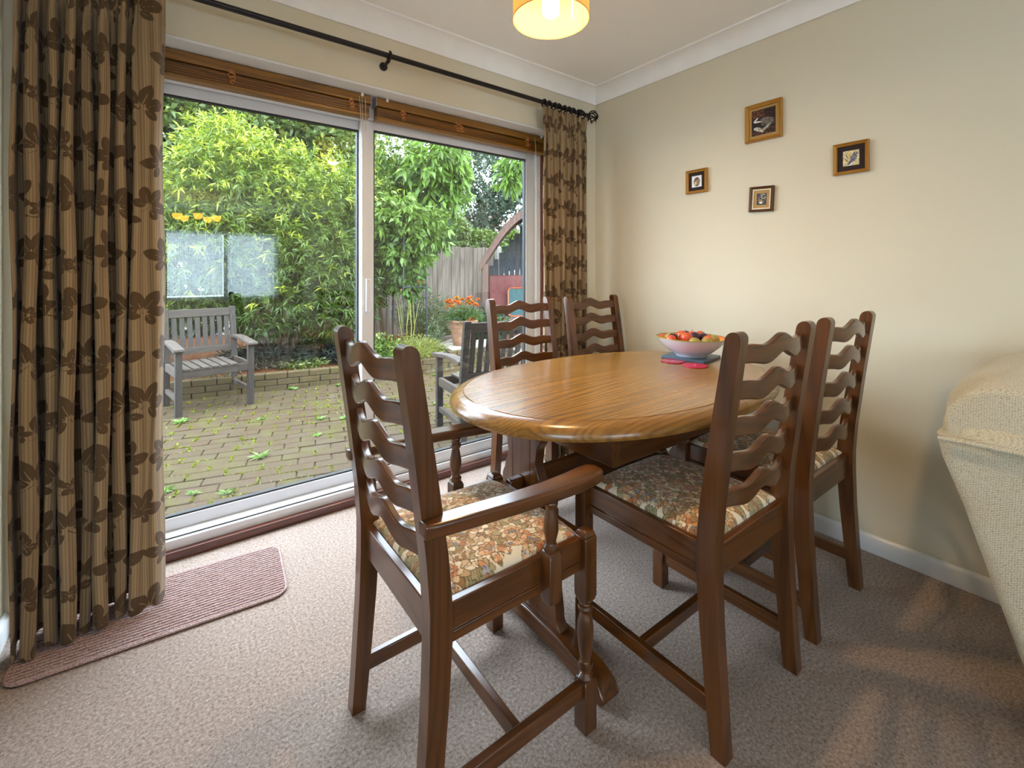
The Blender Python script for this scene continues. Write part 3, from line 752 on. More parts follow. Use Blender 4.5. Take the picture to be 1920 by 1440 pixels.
def inner_mat():
    g = N('orange_yellow_glaze'); v = g.coord(); sx = g.n('ShaderNodeSeparateXYZ'); g.l(v, sx.inputs[0])
    c = g.ramp(g.math('MULTIPLY', sx.outputs[2], 10), [(.3, lin(240, 206, 96)), (.62, lin(242, 190, 60)), (.76, lin(238, 150, 30)), (.86, lin(226, 84, 36))])
    return g.done(g.principled(c, .15, coat=.3))
MB().lathe([(.1615, .0885), (.158, .0875), (.148, .072), (.126, .050), (.093, .026), (.05, .014), (.001, .012)], 64, cap=False).build('bowl_lining', inner_mat(), bowl, smooth_ang=60)
MB().tube([(.1612*math.cos(2*PI*i/64), .1612*math.sin(2*PI*i/64), .0885) for i in range(65)], .0022, 6, cap=False).build('rim_band', lac('lime_rim_glaze', lin(150, 160, 60)), bowl)
apple = lac('red_yellow_apple_skin', lin(196, 30, 46), lin(224, 120, 60), .25, 26); plum = lac('dark_plum_skin', lin(44, 24, 44), lin(70, 36, 60), .35)
orange = lac('orange_peel', lin(226, 100, 50), lin(222, 72, 48), .4, 30); pear = lac('green_gold_pear_skin', lin(176, 160, 84), lin(150, 134, 60), .4, 30)
stemm = plain('fruit_stalk', lin(70, 52, 30), .8)
def fruit(kind, x, y, z, r, lab, mat, tilt=0, sy=1.0, long=1.0):
    e = empty(kind, (BX+x, BY+y, BZ+z), random.uniform(0, 6), lab, 'fruit', 'fruit in the china bowl'); e.rotation_euler = (tilt, tilt*.6, random.uniform(0, 6))
    P = []
    for i in range(15):
        t = PI*i/14; rr = r*math.sin(t); zz_ = -r*math.cos(t)*sy
        if kind in ('apple',) : zz_ += -.18*r*math.exp(-(rr/(.35*r))**2)*(1 if t > 2 else -.5 if t < 1 else 0)
        if kind == 'pear' and t > PI/2: rr *= 1-.35*(t-PI/2)/(PI/2); zz_ *= 1+.35*(t-PI/2)/(PI/2)
        P.append((max(rr, .0008), zz_))
    MB().lathe(P, 20).build('flesh', mat, e, smooth_ang=80)
    MB().tube([(0, 0, P[-1][1]-.004), (.001, 0, P[-1][1]+.003), (.003, 0, P[-1][1]+.009)], .0012, 5).build('stalk', stemm, e)
fruit('orange', -.110, .035, .080, .024, 'small orange fruit at far left rim of bowl', orange)
fruit('plum', -.070, .055, .083, .022, 'dark plum behind reddest apple in bowl', plum, .8, 1.15)
fruit('apple', -.052, -.010, .088, .029, 'reddest apple in bowl, beside first dark plum', apple, .3)
fruit('apple', -.012, .040, .090, .027, 'second red apple in bowl, tucked behind the reddest one', apple, .9)
fruit('plum', .012, -.015, .088, .026, 'long dark plum in middle of bowl', plum, 1.3, 1.3)
fruit('orange', .055, .025, .087, .024, 'orange fruit in middle of bowl behind dark plums', orange)
fruit('plum', .050, -.040, .083, .024, 'dark plum in bowl right of centre', plum, 1.0, 1.2)
fruit('nectarine', .018, -.075, .080, .022, 'red orange nectarine at near rim of bowl', orange, .4)
fruit('pear', -.075, -.065, .074, .027, 'green gold pear at near left rim of bowl', pear, 1.3)
fruit('pear', -.025, -.095, .074, .027, 'green gold pear at near rim below red apple', pear, 1.4)
fruit('pear', .062, -.080, .078, .027, 'green gold pear at near rim beside chair post', pear, 1.2)
fruit('apple', .100, .010, .083, .027, 'red orange apple at right side of bowl', apple, .5)
fruit('plum', .075, .070, .083, .023, 'small dark plum at back of bowl', plum, .3)
fruit('mango', -.02, .09, .072, .030, 'pale mango low at back of bowl', pear, 1.2, 1.2)

# ------------------------------------------------------------------ pendant lamp
LX, LY, LZ = 1.008, 1.123, 2.003
lamp = empty('pendant_lamp', (LX, LY, LZ), 0, 'lit drum pendant lampshade hanging from ceiling', 'ceiling lamp')
def shade_mat(name, c1, estr, trans):
    g = N(name); v = g.coord(); c = g.mix(g.noise(v, 60, 3), c1, tuple(x*.9 for x in c1[:3])+(1,))
    df = g.n('ShaderNodeBsdfDiffuse'); g.l(c, df.inputs[0]); tr = g.n('ShaderNodeBsdfTranslucent'); g.l(c, tr.inputs[0])
    mx = g.n('ShaderNodeMixShader'); mx.inputs[0].default_value = trans; g.l(df.outputs[0], mx.inputs[1]); g.l(tr.outputs[0], mx.inputs[2])
    return g.done(mx.outputs[0])
SHO = shade_mat('amber_textured_shade_paper', lin(214, 186, 134), 0, .72); SHI = shade_mat('white_shade_lining', lin(120, 114, 98), 0, .5)
R_ = .126
MB().lathe([(R_, .0), (R_, .19)], 56, cap=False).build('shade', SHO, lamp)
MB().lathe([(R_-.0015, .0005), (R_-.0015, .1895)], 56, cap=False).build('shade_lining', SHI, lamp)
for z in (.0, .19): MB().tube([(R_*math.cos(2*PI*i/48), R_*math.sin(2*PI*i/48), z) for i in range(49)], .0018, 5, cap=False).build('rim_wire', plain('gold_trim_%d' % int(z*100), lin(200, 150, 70), .5), lamp)
gm = N('glowing_bulb'); em = gm.n('ShaderNodeEmission'); em.inputs[0].default_value = (1, .86, .62, 1); em.inputs[1].default_value = 9
MB().lathe([(.012, .128), (.024, .115), (.028, .085), (.029, .030), (.026, .016), (.016, .008), (.002, .005)], 20).build('bulb', gm.done(em.outputs[0]), lamp, smooth_ang=60)
MB().lathe([(.020, .128), (.020, .170), (.012, .180), (.004, .19)], 18).build('lampholder', M['clear'], lamp)
sp_ = MB()
for k in range(3): a = k*2.094+.4; sp_.tube([(.018*math.cos(a), .018*math.sin(a), .165), (R_*math.cos(a), R_*math.sin(a), .188)], .0014, 5)
sp_.tube([(.07, -.03, .188), (.07, -.03, .02), (.072, -.03, .012)], .0028, 6)
sp_.build('shade_carrier', M['clear'], lamp)
MB().tube([(0, 0, .188), (0, 0, ZC-LZ-.02)], .003, 6).build('flex', M['clear'], lamp)
MB().lathe([(.012, ZC-LZ-.032), (.034, ZC-LZ-.024), (.040, ZC-LZ-.010), (.040, ZC-LZ)], 24).build('ceiling_rose', M['clear'], lamp)
pb = point('pendant_bulb_light', (LX, LY, LZ+.045), BULB_POWER, WARM, .045)

# ------------------------------------------------------------------ framed pictures
def picture(yc, zc, w_, h_, label, frame_mat, fw, mount_mat, mw, raster, slip=None, rot=0, depth=.018):
    e = empty('framed_picture', (XR-.001, yc, zc), 0, label, 'picture', 'small framed animal pictures on cream wall')
    e.rotation_euler = (rot, 0, 0)
    # local: x = -depth out of the wall, y along the wall (image left is +y), z up
    def frame(mb, y0, y1, z0, z1, f, d0, d1, inner):
        # mitred moulding, profile: outer lip, scoop, inner lip
        P = [(0, 0), (0, d1), (f*.15, d1+.003), (f*.3, d1), (f*.7, d0+.002), (f*.85, d0+.004), (f, d0), (f, 0)]
        cs = [(y0, z0, 1, 1), (y1, z0, -1, 1), (y1, z1, -1, -1), (y0, z1, 1, -1)]
        for k in range(4):
            a = cs[k]; b = cs[(k+1) % 4]
            m = MB(); m.loft([[(-d, a[0]+a[2]*q, a[1]+a[3]*q) for q, d in P], [(-d, b[0]+b[2]*q, b[1]+b[3]*q) for q, d in P]])
            m.build('frame_side', frame_mat, e, bevel=.0006)
    W2, H2 = w_/2, h_/2
    frame(None, -W2, W2, -H2, H2, fw, depth*.6, depth, 0)
    a, b = W2-fw, H2-fw
    if slip:
        for q in ((-a, a, -b, -b+.005), (-a, a, b-.005, b), (-a, -a+.005, -b+.005, b-.005), (a-.005, a, -b+.005, b-.005)):
            MB().box(-.011, -.002, q[0], q[1], q[2], q[3]).build('inner_slip', slip, e)
        a -= .005; b -= .005
    MB().box(-.0075, -.002, -a, a, -b, b).build('mount', mount_mat, e)
    pw, ph = a-mw, b-mw*1.05
    n = raster.shape[0]; u = np.linspace(-1, 1, raster.shape[1]); v = np.linspace(1, -1, n); U, V = np.meshgrid(u, v)
    Vx = np.stack([np.full(U.shape, -.0082), -U*pw, V*ph], -1).reshape(-1, 3); i = np.arange(U.size).reshape(U.shape)
    F = np.stack([i[:-1, :-1], i[1:, :-1], i[1:, 1:], i[:-1, 1:]], -1).reshape(-1, 4)
    np_mesh('print', Vx, F, M['print'], e, raster.reshape(-1, 3), False)
def noise_fill(r, cols, n, L, Wt, seed):
    R = random.Random(seed)
    for _ in range(n): r.petal(R.uniform(0, r.w), R.uniform(0, r.h), R.uniform(.5, 1)*L, Wt, R.uniform(0, 6.28), R.choice(cols))
def badger():
    r = Raster(70, 84, lin(34, 24, 24)); 
    noise_fill(r, [lin(30, 24, 30), lin(50, 34, 30), lin(84, 50, 34), lin(40, 40, 46)], 260, 7, 2, 1)
    R = random.Random(2)
    for _ in range(70): r.petal(R.uniform(2, 36), R.uniform(2, 26), 4, 1.2, R.uniform(0, 6), lin(124, 74, 46))
    r.ell(44, 42, 21, 13, .25, lin(104, 96, 86)); r.ell(40, 50, 15, 8, .3, lin(60, 54, 52))
    for _ in range(120): r.petal(R.uniform(28, 60), R.uniform(32, 52), 5, .8, .5, R.choice([lin(130, 122, 110), lin(84, 76, 70)]))
    r.ell(18, 42, 11, 7, -.4, lin(28, 24, 28)); r.petal(6, 38, 24, 2.6, .1, lin(228, 226, 216)); r.petal(6, 38, 18, 2.4, -.75, lin(228, 226, 216))
    for (x, y, L, w_, a) in ((6, 60, 22, 5, .1), (14, 64, 26, 5, .35), (26, 72, 30, 4, -.5), (30, 76, 16, 4, -1.2), (42, 60, 18, 2.4, -.5)): r.petal(x, y, L, w_, a, lin(206, 208, 194), None, lin(120, 124, 112))
    for _ in range(40): r.petal(R.uniform(0, 70), R.uniform(66, 84), 6, 1.4, R.uniform(-.6, .6), R.choice([lin(120, 72, 44), lin(60, 36, 26)]))
    return r.a
def owl():
    r = Raster(48, 60, lin(232, 232, 230)); r.ell(24, 32, 15, 24, 0, lin(120, 88, 50)); R = random.Random(4)
    for _ in range(150):
        x, y = R.gauss(24, 6), R.gauss(32, 10)
        if ((x-24)/15)**2+((y-32)/24)**2 < .9: r.petal(x, y, 6, 1.2, 1.4+R.uniform(-.5, .5), R.choice([lin(74, 50, 30), lin(170, 136, 90), lin(100, 72, 40), lin(200, 176, 130)]))
    r.ell(25, 14, 7, 6, 0, lin(90, 66, 44)); r.ell(22, 14, 2.2, 2.2, 0, lin(20, 16, 14)); r.ell(28, 14, 2.2, 2.2, 0, lin(20, 16, 14)); r.ell(18, 40, 5, 9, .2, lin(210, 190, 150))
    return r.a
def squirrel():
    r = Raster(50, 60, lin(40, 38, 40)); noise_fill(r, [lin(30, 28, 32), lin(80, 76, 74), lin(120, 114, 106), lin(50, 50, 60)], 160, 9, 1.6, 6)
    for k in range(14): a = k*.35; r.petal(34+10*math.cos(a), 16+10*math.sin(a), 9, 2, a+1.6, lin(176, 170, 160))
    r.ell(20, 40, 13, 10, .4, lin(150, 126, 96)); r.ell(13, 34, 6, 5, 0, lin(140, 116, 88)); r.ell(22, 48, 8, 5, 0, lin(236, 232, 222)); r.ell(11, 33, 1.5, 1.5, 0, lin(10, 10, 10)); r.petal(12, 30, 6, 2, -1.2, lin(150, 126, 96))
    return r.a
def bird():
    r = Raster(60, 64, lin(206, 200, 178)); noise_fill(r, [lin(224, 222, 208), lin(196, 166, 86), lin(214, 190, 120), lin(178, 182, 170)], 120, 12, 4, 9)
    R = random.Random(3)
    for (x, y, L, a) in ((6, 30, 26, .9), (20, 58, 30, -1.2), (14, 60, 40, -.8), (10, 12, 26, 1.2)): r.petal(x, y, L, 1.6, a, lin(60, 56, 56))
    r.ell(38, 32, 11, 17, .5, lin(88, 96, 116)); r.ell(44, 15, 7.5, 7, 0, lin(76, 84, 104)); r.petal(32, 42, 22, 4, 2.2, lin(62, 68, 88)); r.petal(49, 15, 8, 1.8, .2, lin(40, 40, 46)); r.ell(46, 13, 1.5, 1.5, 0, lin(240, 240, 230))
    for _ in range(60): r.petal(R.gauss(38, 5), R.gauss(32, 8), 5, .9, 1.9, R.choice([lin(140, 148, 166), lin(54, 60, 80)]))
    return r.a
picture(1.030, 1.904, .172, .186, 'largest gold framed picture, of a badger, topmost on cream wall', M['gold'], .019, M['tan_mount'], .011, badger())
picture(1.383, 1.667, .124, .130, 'small gold framed picture with dark mount, nearest room corner', M['gold'], .015, M['black_mount'], .018, owl())
picture(1.039, 1.524, .112, .124, 'small bronze framed picture with cream slip hanging slightly crooked, lowest on wall', M['bronze'], .013, M['tan_mount'], .015, squirrel(), M['cream_slip'], rot=math.radians(3))
picture(.672, 1.652, .126, .134, 'gold framed bird picture with black mount, farthest from room corner', M['gold'], .014, M['black_mount'], .020, bird())

# ------------------------------------------------------------------ upholstered armchair at the right
sofa = empty('upholstered_armchair', (1.545, 0, 0), 0, 'cream woven fabric armchair with piped seams by right edge', 'armchair')
SF = M['sofa']
def arm_prof(x, s=1.0, inset=0):
    # outline in (y, z): raked rear edge, sloping top
    return [(.085+inset, .03), (.140, .20), (.190, .38), (.235, .56), (.262, .69), (.268, .735)]
# outer side panel of arm (soft slab), then rolled band on top
def softslab(x0, x1, rear, front_y, ztop, zbot, name, parent, bulge=.012):
    n = 14; rings = []
    zs = [zbot+(ztop-zbot)*i/n for i in range(n+1)]
    def ry(z):
        for (y0, a), (y1, b) in zip(rear[:-1], rear[1:]):
            if z <= b: return y0+(y1-y0)*(z-a)/(b-a)
        return rear[-1][0]
    for z in zs:
        yr = ry(z); r = .03
        pts = rrect(x0, x1, front_y, yr, r, 4); k = bulge*math.sin(PI*(z-zbot)/(ztop-zbot))
        rings.append([(x-(k if x < (x0+x1)/2 else -k), y, z) for x, y in pts])
    return MB().loft(rings).build(name, SF, parent, smooth_ang=60)
rear = [(.020, .02), (.105, .20), (.165, .40), (.225, .60), (.262, .70), (.272, .752)]
softslab(0, .20, rear, -.75, .752, .02, 'arm_panel', sofa)
# rolled arm top: half cylinder-ish cushion running along y
rg_ = []
for i in range(21):
    t = i/20; y = .268-1.02*t; k = math.sin(PI*min(1, t*9)/2)**.5 if t < .11 else 1; k = max(.25, k); zc = .752+.001
    rg_.append([(.10+(.118*k)*math.cos(a), y, zc+(.046*(.55+.45*k))*max(math.sin(a), -.15)) for a in [2*PI*j/20 for j in range(20)]])
MB().loft(rg_).build('arm_cushion', SF, sofa, smooth_ang=70)
MB().tube([(-.014, .262, .748), (-.018, .20, .752), (-.018, -.2, .754), (-.018, -.74, .754)], .006, 8).build('piping', SF, sofa)
# back: raked, rounded top wing
bp_ = [(.020, .10), (.150, .40), (.250, .68), (.274, .775), (.270, .835), (.240, .878), (.200, .905), (.155, .914), (.105, .910), (.060, .89), (.02, .85), (-.02, .70), (-.10, .40), (-.14, .10)]
rg_ = []
for i in range(13):
    t = i/12; x = .02+.74*t; k = 1-.10*(abs(2*t-1))**4; cy = .10; cz = .62
    rg_.append([(x, cy+(y-cy)*k, cz+(z-cz)*(k if z > .62 else 1)) for y, z in bp_])
MB().loft(rg_).build('back', SF, sofa, bevel=.012, segs=3, smooth_ang=80)
MB().ball((.43, -.02, .76), .23, .10, .19, 20, 14).build('back_cushion', SF, sofa, smooth_ang=80)
MB().prism(rrect(.21, .60, -.72, .0, .05), .30, .46, 'XY').build('seat_cushion', SF, sofa, bevel=.03, segs=4)
softslab(.60, .755, rear, -.75, .752, .02, 'arm_panel', sofa, .004)
MB().box(.19, .62, -.72, .02, .04, .30).build('seat_base', SF, sofa, bevel=.01)

# ------------------------------------------------------------------ lounge end of the room (seen as reflections in the glass)
w2 = empty('window_2'); w2['kind'] = 'structure'
f2 = MB(); f2.box(bx0, bx1, -6.25, -6.17, .62, .68).box(bx0, bx1, -6.25, -6.17, 1.94, 2.0).box(bx0, bx0+.06, -6.25, -6.17, .68, 1.94).box(bx1-.06, bx1, -6.25, -6.17, .68, 1.94).box(.86, .93, -6.25, -6.17, .68, 1.94)
f2.build('window_frame', W, w2, bevel=.004)
for a, b in ((bx0+.06, .86), (.93, bx1-.06)): MB().box(a, b, -6.215, -6.21, .68, 1.94).build('glass_pane', M['glass'], w2)
def net_mat():
    g = N('white_net_curtain'); v = g.coord(); s_ = g.n('ShaderNodeSeparateXYZ'); g.l(v, s_.inputs[0])
    tr = g.n('ShaderNodeBsdfTransparent'); tl = g.n('ShaderNodeBsdfTranslucent'); tl.inputs[0].default_value = lin(236, 240, 244)
    mx = g.n('ShaderNodeMixShader'); mx.inputs[0].default_value = .8; g.l(tr.outputs[0], mx.inputs[1]); g.l(tl.outputs[0], mx.inputs[2]); return g.done(mx.outputs[0])
NET = net_mat()
def net(x0, x1, z0, z1, nm):
    n = 240; m = MB(); top = []; 
    v = [(x0+(x1-x0)*i/n, -6.05+.018*math.sin(i*1.1)+.008*math.sin(i*.37), z) for z in (z0, z1) for i in range(n+1)]
    m.add(v, [(i, i+1, n+2+i, n+1+i) for i in range(n)]); o = m.build('net_curtain', NET); tag(o, nm, 'net curtain', 'net curtains at lounge window'); return o
net(bx0, .83, .72, 1.99, 'wide white net curtain at lounge window, seen only as reflection')
net(.92, bx1, .66, 1.99, 'narrow white net curtain at lounge window, seen only as reflection')
chd = empty('chandelier', (.33, -4.1, 0), 0, 'five armed lounge chandelier with amber shades, seen as reflection in glass', 'ceiling lamp')
MB().tube([(0, 0, 2.40), (0, 0, 2.05)], .008, 8).build('stem', M['iron'], chd)
MB().lathe([(.02, 1.98), (.035, 2.0), (.02, 2.05)], 14).build('hub', M['iron'], chd)
ga = N('amber_glass_shade'); ema = ga.n('ShaderNodeEmission'); ema.inputs[0].default_value = (1, .48, .06, 1); ema.inputs[1].default_value = 10; AMB = ga.done(ema.outputs[0])
for k in range(5):
    a = k*1.257+.3; cx, cy = .27*math.cos(a), .27*math.sin(a)
    MB().tube([(0, 0, 2.0), (cx*.5, cy*.5, 1.95), (cx, cy, 2.0)], .006, 6).build('arm', M['iron'], chd)
    MB().lathe([(.02, 2.0), (.05, 2.02), (.065, 2.07), (.07, 2.09), (.066, 2.09), (.045, 2.03), (.018, 2.01)], 16, cx, cy, cap=False).build('lamp_shade', AMB, chd)

# ================================================================== THE GARDEN
GZ = -.10
lin_indoor = lin
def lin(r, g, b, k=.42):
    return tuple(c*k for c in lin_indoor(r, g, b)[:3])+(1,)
# ---- block paving laid in running bond
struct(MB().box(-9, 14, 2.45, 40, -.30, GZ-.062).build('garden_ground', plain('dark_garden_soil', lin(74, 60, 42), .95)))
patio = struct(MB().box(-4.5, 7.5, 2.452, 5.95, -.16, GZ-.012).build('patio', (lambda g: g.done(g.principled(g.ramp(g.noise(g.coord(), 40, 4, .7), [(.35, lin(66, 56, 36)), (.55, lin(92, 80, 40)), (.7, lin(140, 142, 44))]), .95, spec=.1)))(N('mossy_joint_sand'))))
def paver_mat(name, c):
    g = N(name); v = g.coord('Object'); oi = g.n('ShaderNodeObjectInfo'); ad = g.n('ShaderNodeVectorMath', operation='ADD'); g.l(v, ad.inputs[0]); g.l(oi.outputs['Location'], ad.inputs[1]); v = ad.outputs[0]
    a = g.noise(v, 230, 3, .75); b = g.noise(v, 6, 3)
    col = g.ramp(a, [(.36, tuple(x*.50 for x in c[:3])+(1,)), (.55, c), (.62, tuple(min(1, x*1.35) for x in c[:3])+(1,)), (.74, lin(176, 164, 138))])
    col = g.mix(g.math('MULTIPLY', oi.outputs['Random'], .35), col, lin(96, 84, 66)); col = g.mix(g.ramp(b, [(.5, (0, 0, 0, 1)), (.68, (.6, .6, .6, 1))]), col, lin(96, 92, 38))
    return g.done(g.principled(col, .9, spec=.2, normal=g.bump(a, .5, .004)))
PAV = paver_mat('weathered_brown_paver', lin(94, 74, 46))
def brick_mesh(l, w_, h_, name, jit, seed, mat, bev=.004):
    R = random.Random(seed); b = bev; m = MB(); j = lambda: R.uniform(-jit, jit)
    def r(z, k): return [(-l/2+k+j(), -w_/2+k+j(), z), (l/2-k+j(), -w_/2+k+j(), z), (l/2-k+j(), w_/2-k+j(), z), (-l/2+k+j(), w_/2-k+j(), z)]
    m.loft([r(0, 0), r(h_-b, 0), r(h_, b)]); me = m.mesh(name); me.materials.append(mat); return me
PM = [brick_mesh(.2, .1, .04, 'paver', .002, s_, PAV) for s_ in range(4)]
ang = math.radians(-14); E1 = Vector((math.cos(ang), math.sin(ang))); E2 = Vector((-math.sin(ang), math.cos(ang)))
wall_y = lambda x: 5.60-.165*x if x < 2.85 else 5.13+(x-2.85)*.1
cand = []
for r_ in range(-30, 60):
    for c_ in range(-30, 40):
        p = E1*((c_+.5*(r_ % 2))*.208)+E2*(r_*.107)+Vector((0, 4.0))
        if p.y < 2.47 or p.y > wall_y(p.x)+.02 or p.x < -1.3 or p.x > 6: continue
        d = .602*p.x+.799*p.y; l = .799*p.x-.602*p.y; px = 960+848*l/d; py = 512+1.26*848/d
        vis = 285 < px < 1010 and not (px > 905 and py > 690)
        cand.append((0 if vis else 1, d, p))
cand.sort(key=lambda t: (t[0], t[1]))
rest = MB()
for k, (vv_, d, p) in enumerate(cand):
    z = GZ-.040+random.uniform(-.003, .003)
    if k < 300:
        o = bpy.data.objects.new('brick', PM[k % 4]); COL.objects.link(o); o.parent = patio; o.location = (p.x, p.y, z); o.rotation_euler = (random.uniform(-.01, .01), random.uniform(-.008, .008), ang)
    else:
        T = Matrix.Translation((p.x, p.y, z)) @ Matrix.Rotation(ang, 4, 'Z')
        me = PM[k % 4]; rest.add([v.co for v in me.vertices], [tuple(f.vertices) for f in me.polygons], T)
o = rest.build('distant_bricks', PAV, patio); o['kind'] = 'stuff'

# ---- leaf builders
def leaves(P, D, L, Wd, cols, fold=.25, roll=None, mids=True):
    """P base points, D unit directions, lengths, widths, colours -> verts, faces, cols"""
    n = len(P); up = RNG.normal(size=(n, 3)); up[:, 2] += 1.2
    side = np.cross(D, up); side /= np.linalg.norm(side, axis=1)[:, None]+1e-9; nrm = np.cross(side, D)
    L = np.asarray(L)[:, None]; Wd = np.asarray(Wd)[:, None]
    mid = P+D*L*.45+nrm*Wd*-.15; tip = P+D*L-np.array([0, 0, 1])*L*.18
    a = mid+side*Wd*.5+nrm*Wd*fold; b = mid-side*Wd*.5+nrm*Wd*fold
    V = np.stack([P, a, tip, b], 1).reshape(-1, 3); i = np.arange(n)*4
    F = np.concatenate([np.stack([i, i+1, i+2], -1), np.stack([i, i+2, i+3], -1)]); C = np.repeat(cols, 4, axis=0)
    return V, F, C
def unit(a): return a/(np.linalg.norm(a, axis=1)[:, None]+1e-9)
def lc(*t): return np.array(lin(*t)[:3])
def sprig_cloud(blobs, n, per, L, Wd, cols, up=.35, whorl=.9, twig=.12, hollow=.55, lit_top_col=None, zr=None, droop=0, colpow=1.4):
    """blobs: (cx,cy,cz,rx,ry,rz,weight); sprigs mostly towards the outside of each blob"""
    wts = np.array([b[6] for b in blobs], float); wts /= wts.sum(); ix = RNG.choice(len(blobs), n, p=wts); B = np.array([b[:6] for b in blobs])[ix]
    d = unit(RNG.normal(size=(n, 3))); r = (hollow+(1-hollow)*RNG.rand(n))[:, None]; C = B[:, :3]+d*B[:, 3:6]*r
    ax = unit(d*np.array([1, 1, .6])+np.array([0, 0, up])+RNG.normal(size=(n, 3))*.35)
    k = np.repeat(np.arange(n), per); t = RNG.rand(n*per)[:, None]
    P = C[k]+ax[k]*t*twig; dirs = unit(unit(RNG.normal(size=(n*per, 3)))*whorl+ax[k]*.8-np.array([0, 0, droop])*t)
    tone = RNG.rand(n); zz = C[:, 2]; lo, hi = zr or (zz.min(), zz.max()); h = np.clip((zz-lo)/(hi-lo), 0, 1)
    ca, cb = cols; mixv = np.clip(h*.75+.35*(RNG.rand(n)-.3), 0, 1)[:, None]; base = ca*(1-mixv)+cb*mixv  # leaf colour lightens with height, painting in skylight on the tops
    if lit_top_col is not None:
        sel = RNG.rand(n) < h**2*.6; base[sel] = lit_top_col*(.8+.4*RNG.rand(sel.sum())[:, None])
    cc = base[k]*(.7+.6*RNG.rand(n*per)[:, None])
    return leaves(P, dirs, L*(.6+.6*RNG.rand(n*per)), Wd*(.7+.5*RNG.rand(n*per)), cc)
def merge(parts):
    V = []; F = []; C = []; b = 0
    for v, f, c in parts: V.append(v); F.append(f+b); C.append(c); b += len(v)
    return np.concatenate(V), np.concatenate(F), np.concatenate(C)
def foliage(name, parts, parent=None, mat=None):
    V, F, C = merge(parts) if isinstance(parts, list) else parts
    o = np_mesh(name, V, F, mat or M['leaf'], parent, np.clip(C, 0, 1)); o['kind'] = 'stuff'; return o
BARK = wood('grey_brown_bark', lin(70, 52, 34), lin(134, 108, 76), 'Z', rough=.9, coat=0, scale=3)
def branches(pts_list, parent, name='branch', mat=None):
    for pts, r0, r1 in pts_list:
        n = len(pts); MB().tube(pts, [r0+(r1-r0)*i/(n-1) for i in range(n)], 8).build(name, mat or BARK, parent)

# ---- the big lance-leaved shrub behind the low wall
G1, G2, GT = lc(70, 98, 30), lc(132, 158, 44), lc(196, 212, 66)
sh = empty('garden_shrub', (1.1, 6.05, 0), 0, 'large bright green lance-leaved shrub rising behind low brick wall', 'shrub')
bl = [(.30, 6.5, 1.35, .75, .6, .75, 1.2), (.95, 6.4, 1.6, .75, .6, .7, 1.3), (1.55, 6.3, 1.3, .75, .55, .65, 1.2), (.15, 6.7, 2.0, .65, .6, .6, 1.2), (.75, 6.6, 2.35, .7, .6, .6, 1.1), (1.5, 6.6, 2.2, .8, .6, .65, 1.2), (2.15, 6.5, 2.0, .6, .5, .6, 1.0), (2.1, 6.4, 1.2, .55, .45, .6, .9), (-.35, 6.9, 1.5, .5, .5, .7, .6), (.55, 6.8, 2.75, .45, .4, .4, .5), (1.0, 6.1, .75, .45, .35, .35, .5), (1.7, 6.05, .62, .45, .35, .42, .7)]
off = np.array([1.1, 6.05, 0])
V, F, C = sprig_cloud(bl, 7600, 8, .105, .021, (G1, G2), up=.3, twig=.13, lit_top_col=GT, zr=(.4, 2.9), hollow=.5, droop=.25)
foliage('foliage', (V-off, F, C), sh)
br = []
for (dx, dy, x1, y1, z1, r) in ((-.04, 0, .35, .35, 2.2, .040), (.03, .04, -.7, .5, 2.3, .032), (.0, .05, 1.0, .5, 2.1, .032), (.08, 0, .5, .2, 1.9, .028), (-.1, .05, -.9, .7, 1.9, .022), (.02, 0, .1, .5, 2.8, .03), (.06, .02, .9, .0, 1.0, .018)):
    p0 = Vector((dx, dy, 0)); p3 = Vector((x1, y1, z1)); pts = [p0+Vector((0, 0, 0)), p0.lerp(p3, .15)+Vector((-dx*.3, 0, .22)), p0.lerp(p3, .45)+Vector((.03, 0, .15)), p0.lerp(p3, .75)+Vector((-.02, .02, .06)), p3]
    br.append((pts, r, r*.3))
branches(br, sh)
# second mass to the right of the door mullion
sh2 = empty('garden_tree', (3.0, 7.0, 0), 0, 'mid green leafy tree behind plant obelisk with leaning grey stem', 'tree')
bl = [(2.5, 6.9, 2.3, .50, .5, .7, 1.3), (2.95, 6.9, 1.85, .45, .4, .38, 1), (3.15, 6.9, 2.3, .38, .35, .45, .8), (2.75, 6.8, 3.1, .45, .4, .5, .7), (2.7, 6.7, 1.55, .45, .35, .33, .6), (3.55, 6.9, 1.82, .32, .3, .25, .35)]
V, F, C = sprig_cloud(bl, 5200, 7, .088, .022, (lc(52, 90, 32), lc(112, 150, 50)), up=.1, twig=.12, lit_top_col=lc(170, 196, 70), zr=(1.2, 3.3), droop=.5)
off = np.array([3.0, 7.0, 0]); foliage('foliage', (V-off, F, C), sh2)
branches([([(-.35, -.2, 0), (-.38, -.1, .6), (-.2, 0, 1.2), (.1, .1, 1.9), (.2, .1, 2.6)], .045, .02), ([(-.38, -.1, .6), (-.5, 0, 1.3), (-.55, .1, 2.2)], .025, .012)], sh2)
# overhanging large-leaved branches (upper right)
ch_ = empty('cherry_tree', (5.9, 6.4, 0), 0, 'tree with large drooping pale green leaves overhanging from above', 'tree')
bl = [(3.35, 6.2, 2.95, .42, .3, .30, 1.2), (3.05, 6.2, 2.7, .25, .3, .30, .6), (3.45, 6.2, 2.45, .22, .2, .25, .5), (4.55, 6.0, 2.95, .14, .15, .35, .35)]
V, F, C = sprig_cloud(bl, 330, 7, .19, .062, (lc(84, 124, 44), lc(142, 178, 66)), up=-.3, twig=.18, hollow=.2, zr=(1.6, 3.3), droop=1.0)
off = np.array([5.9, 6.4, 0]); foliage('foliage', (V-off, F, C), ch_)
branches([([(0, 0, 0), (.05, 0, 1.4), (-.2, -.1, 2.8), (-1.2, -.2, 3.5), (-2.5, -.2, 3.2), (-2.75, -.2, 2.7)], .07, .012)], ch_)
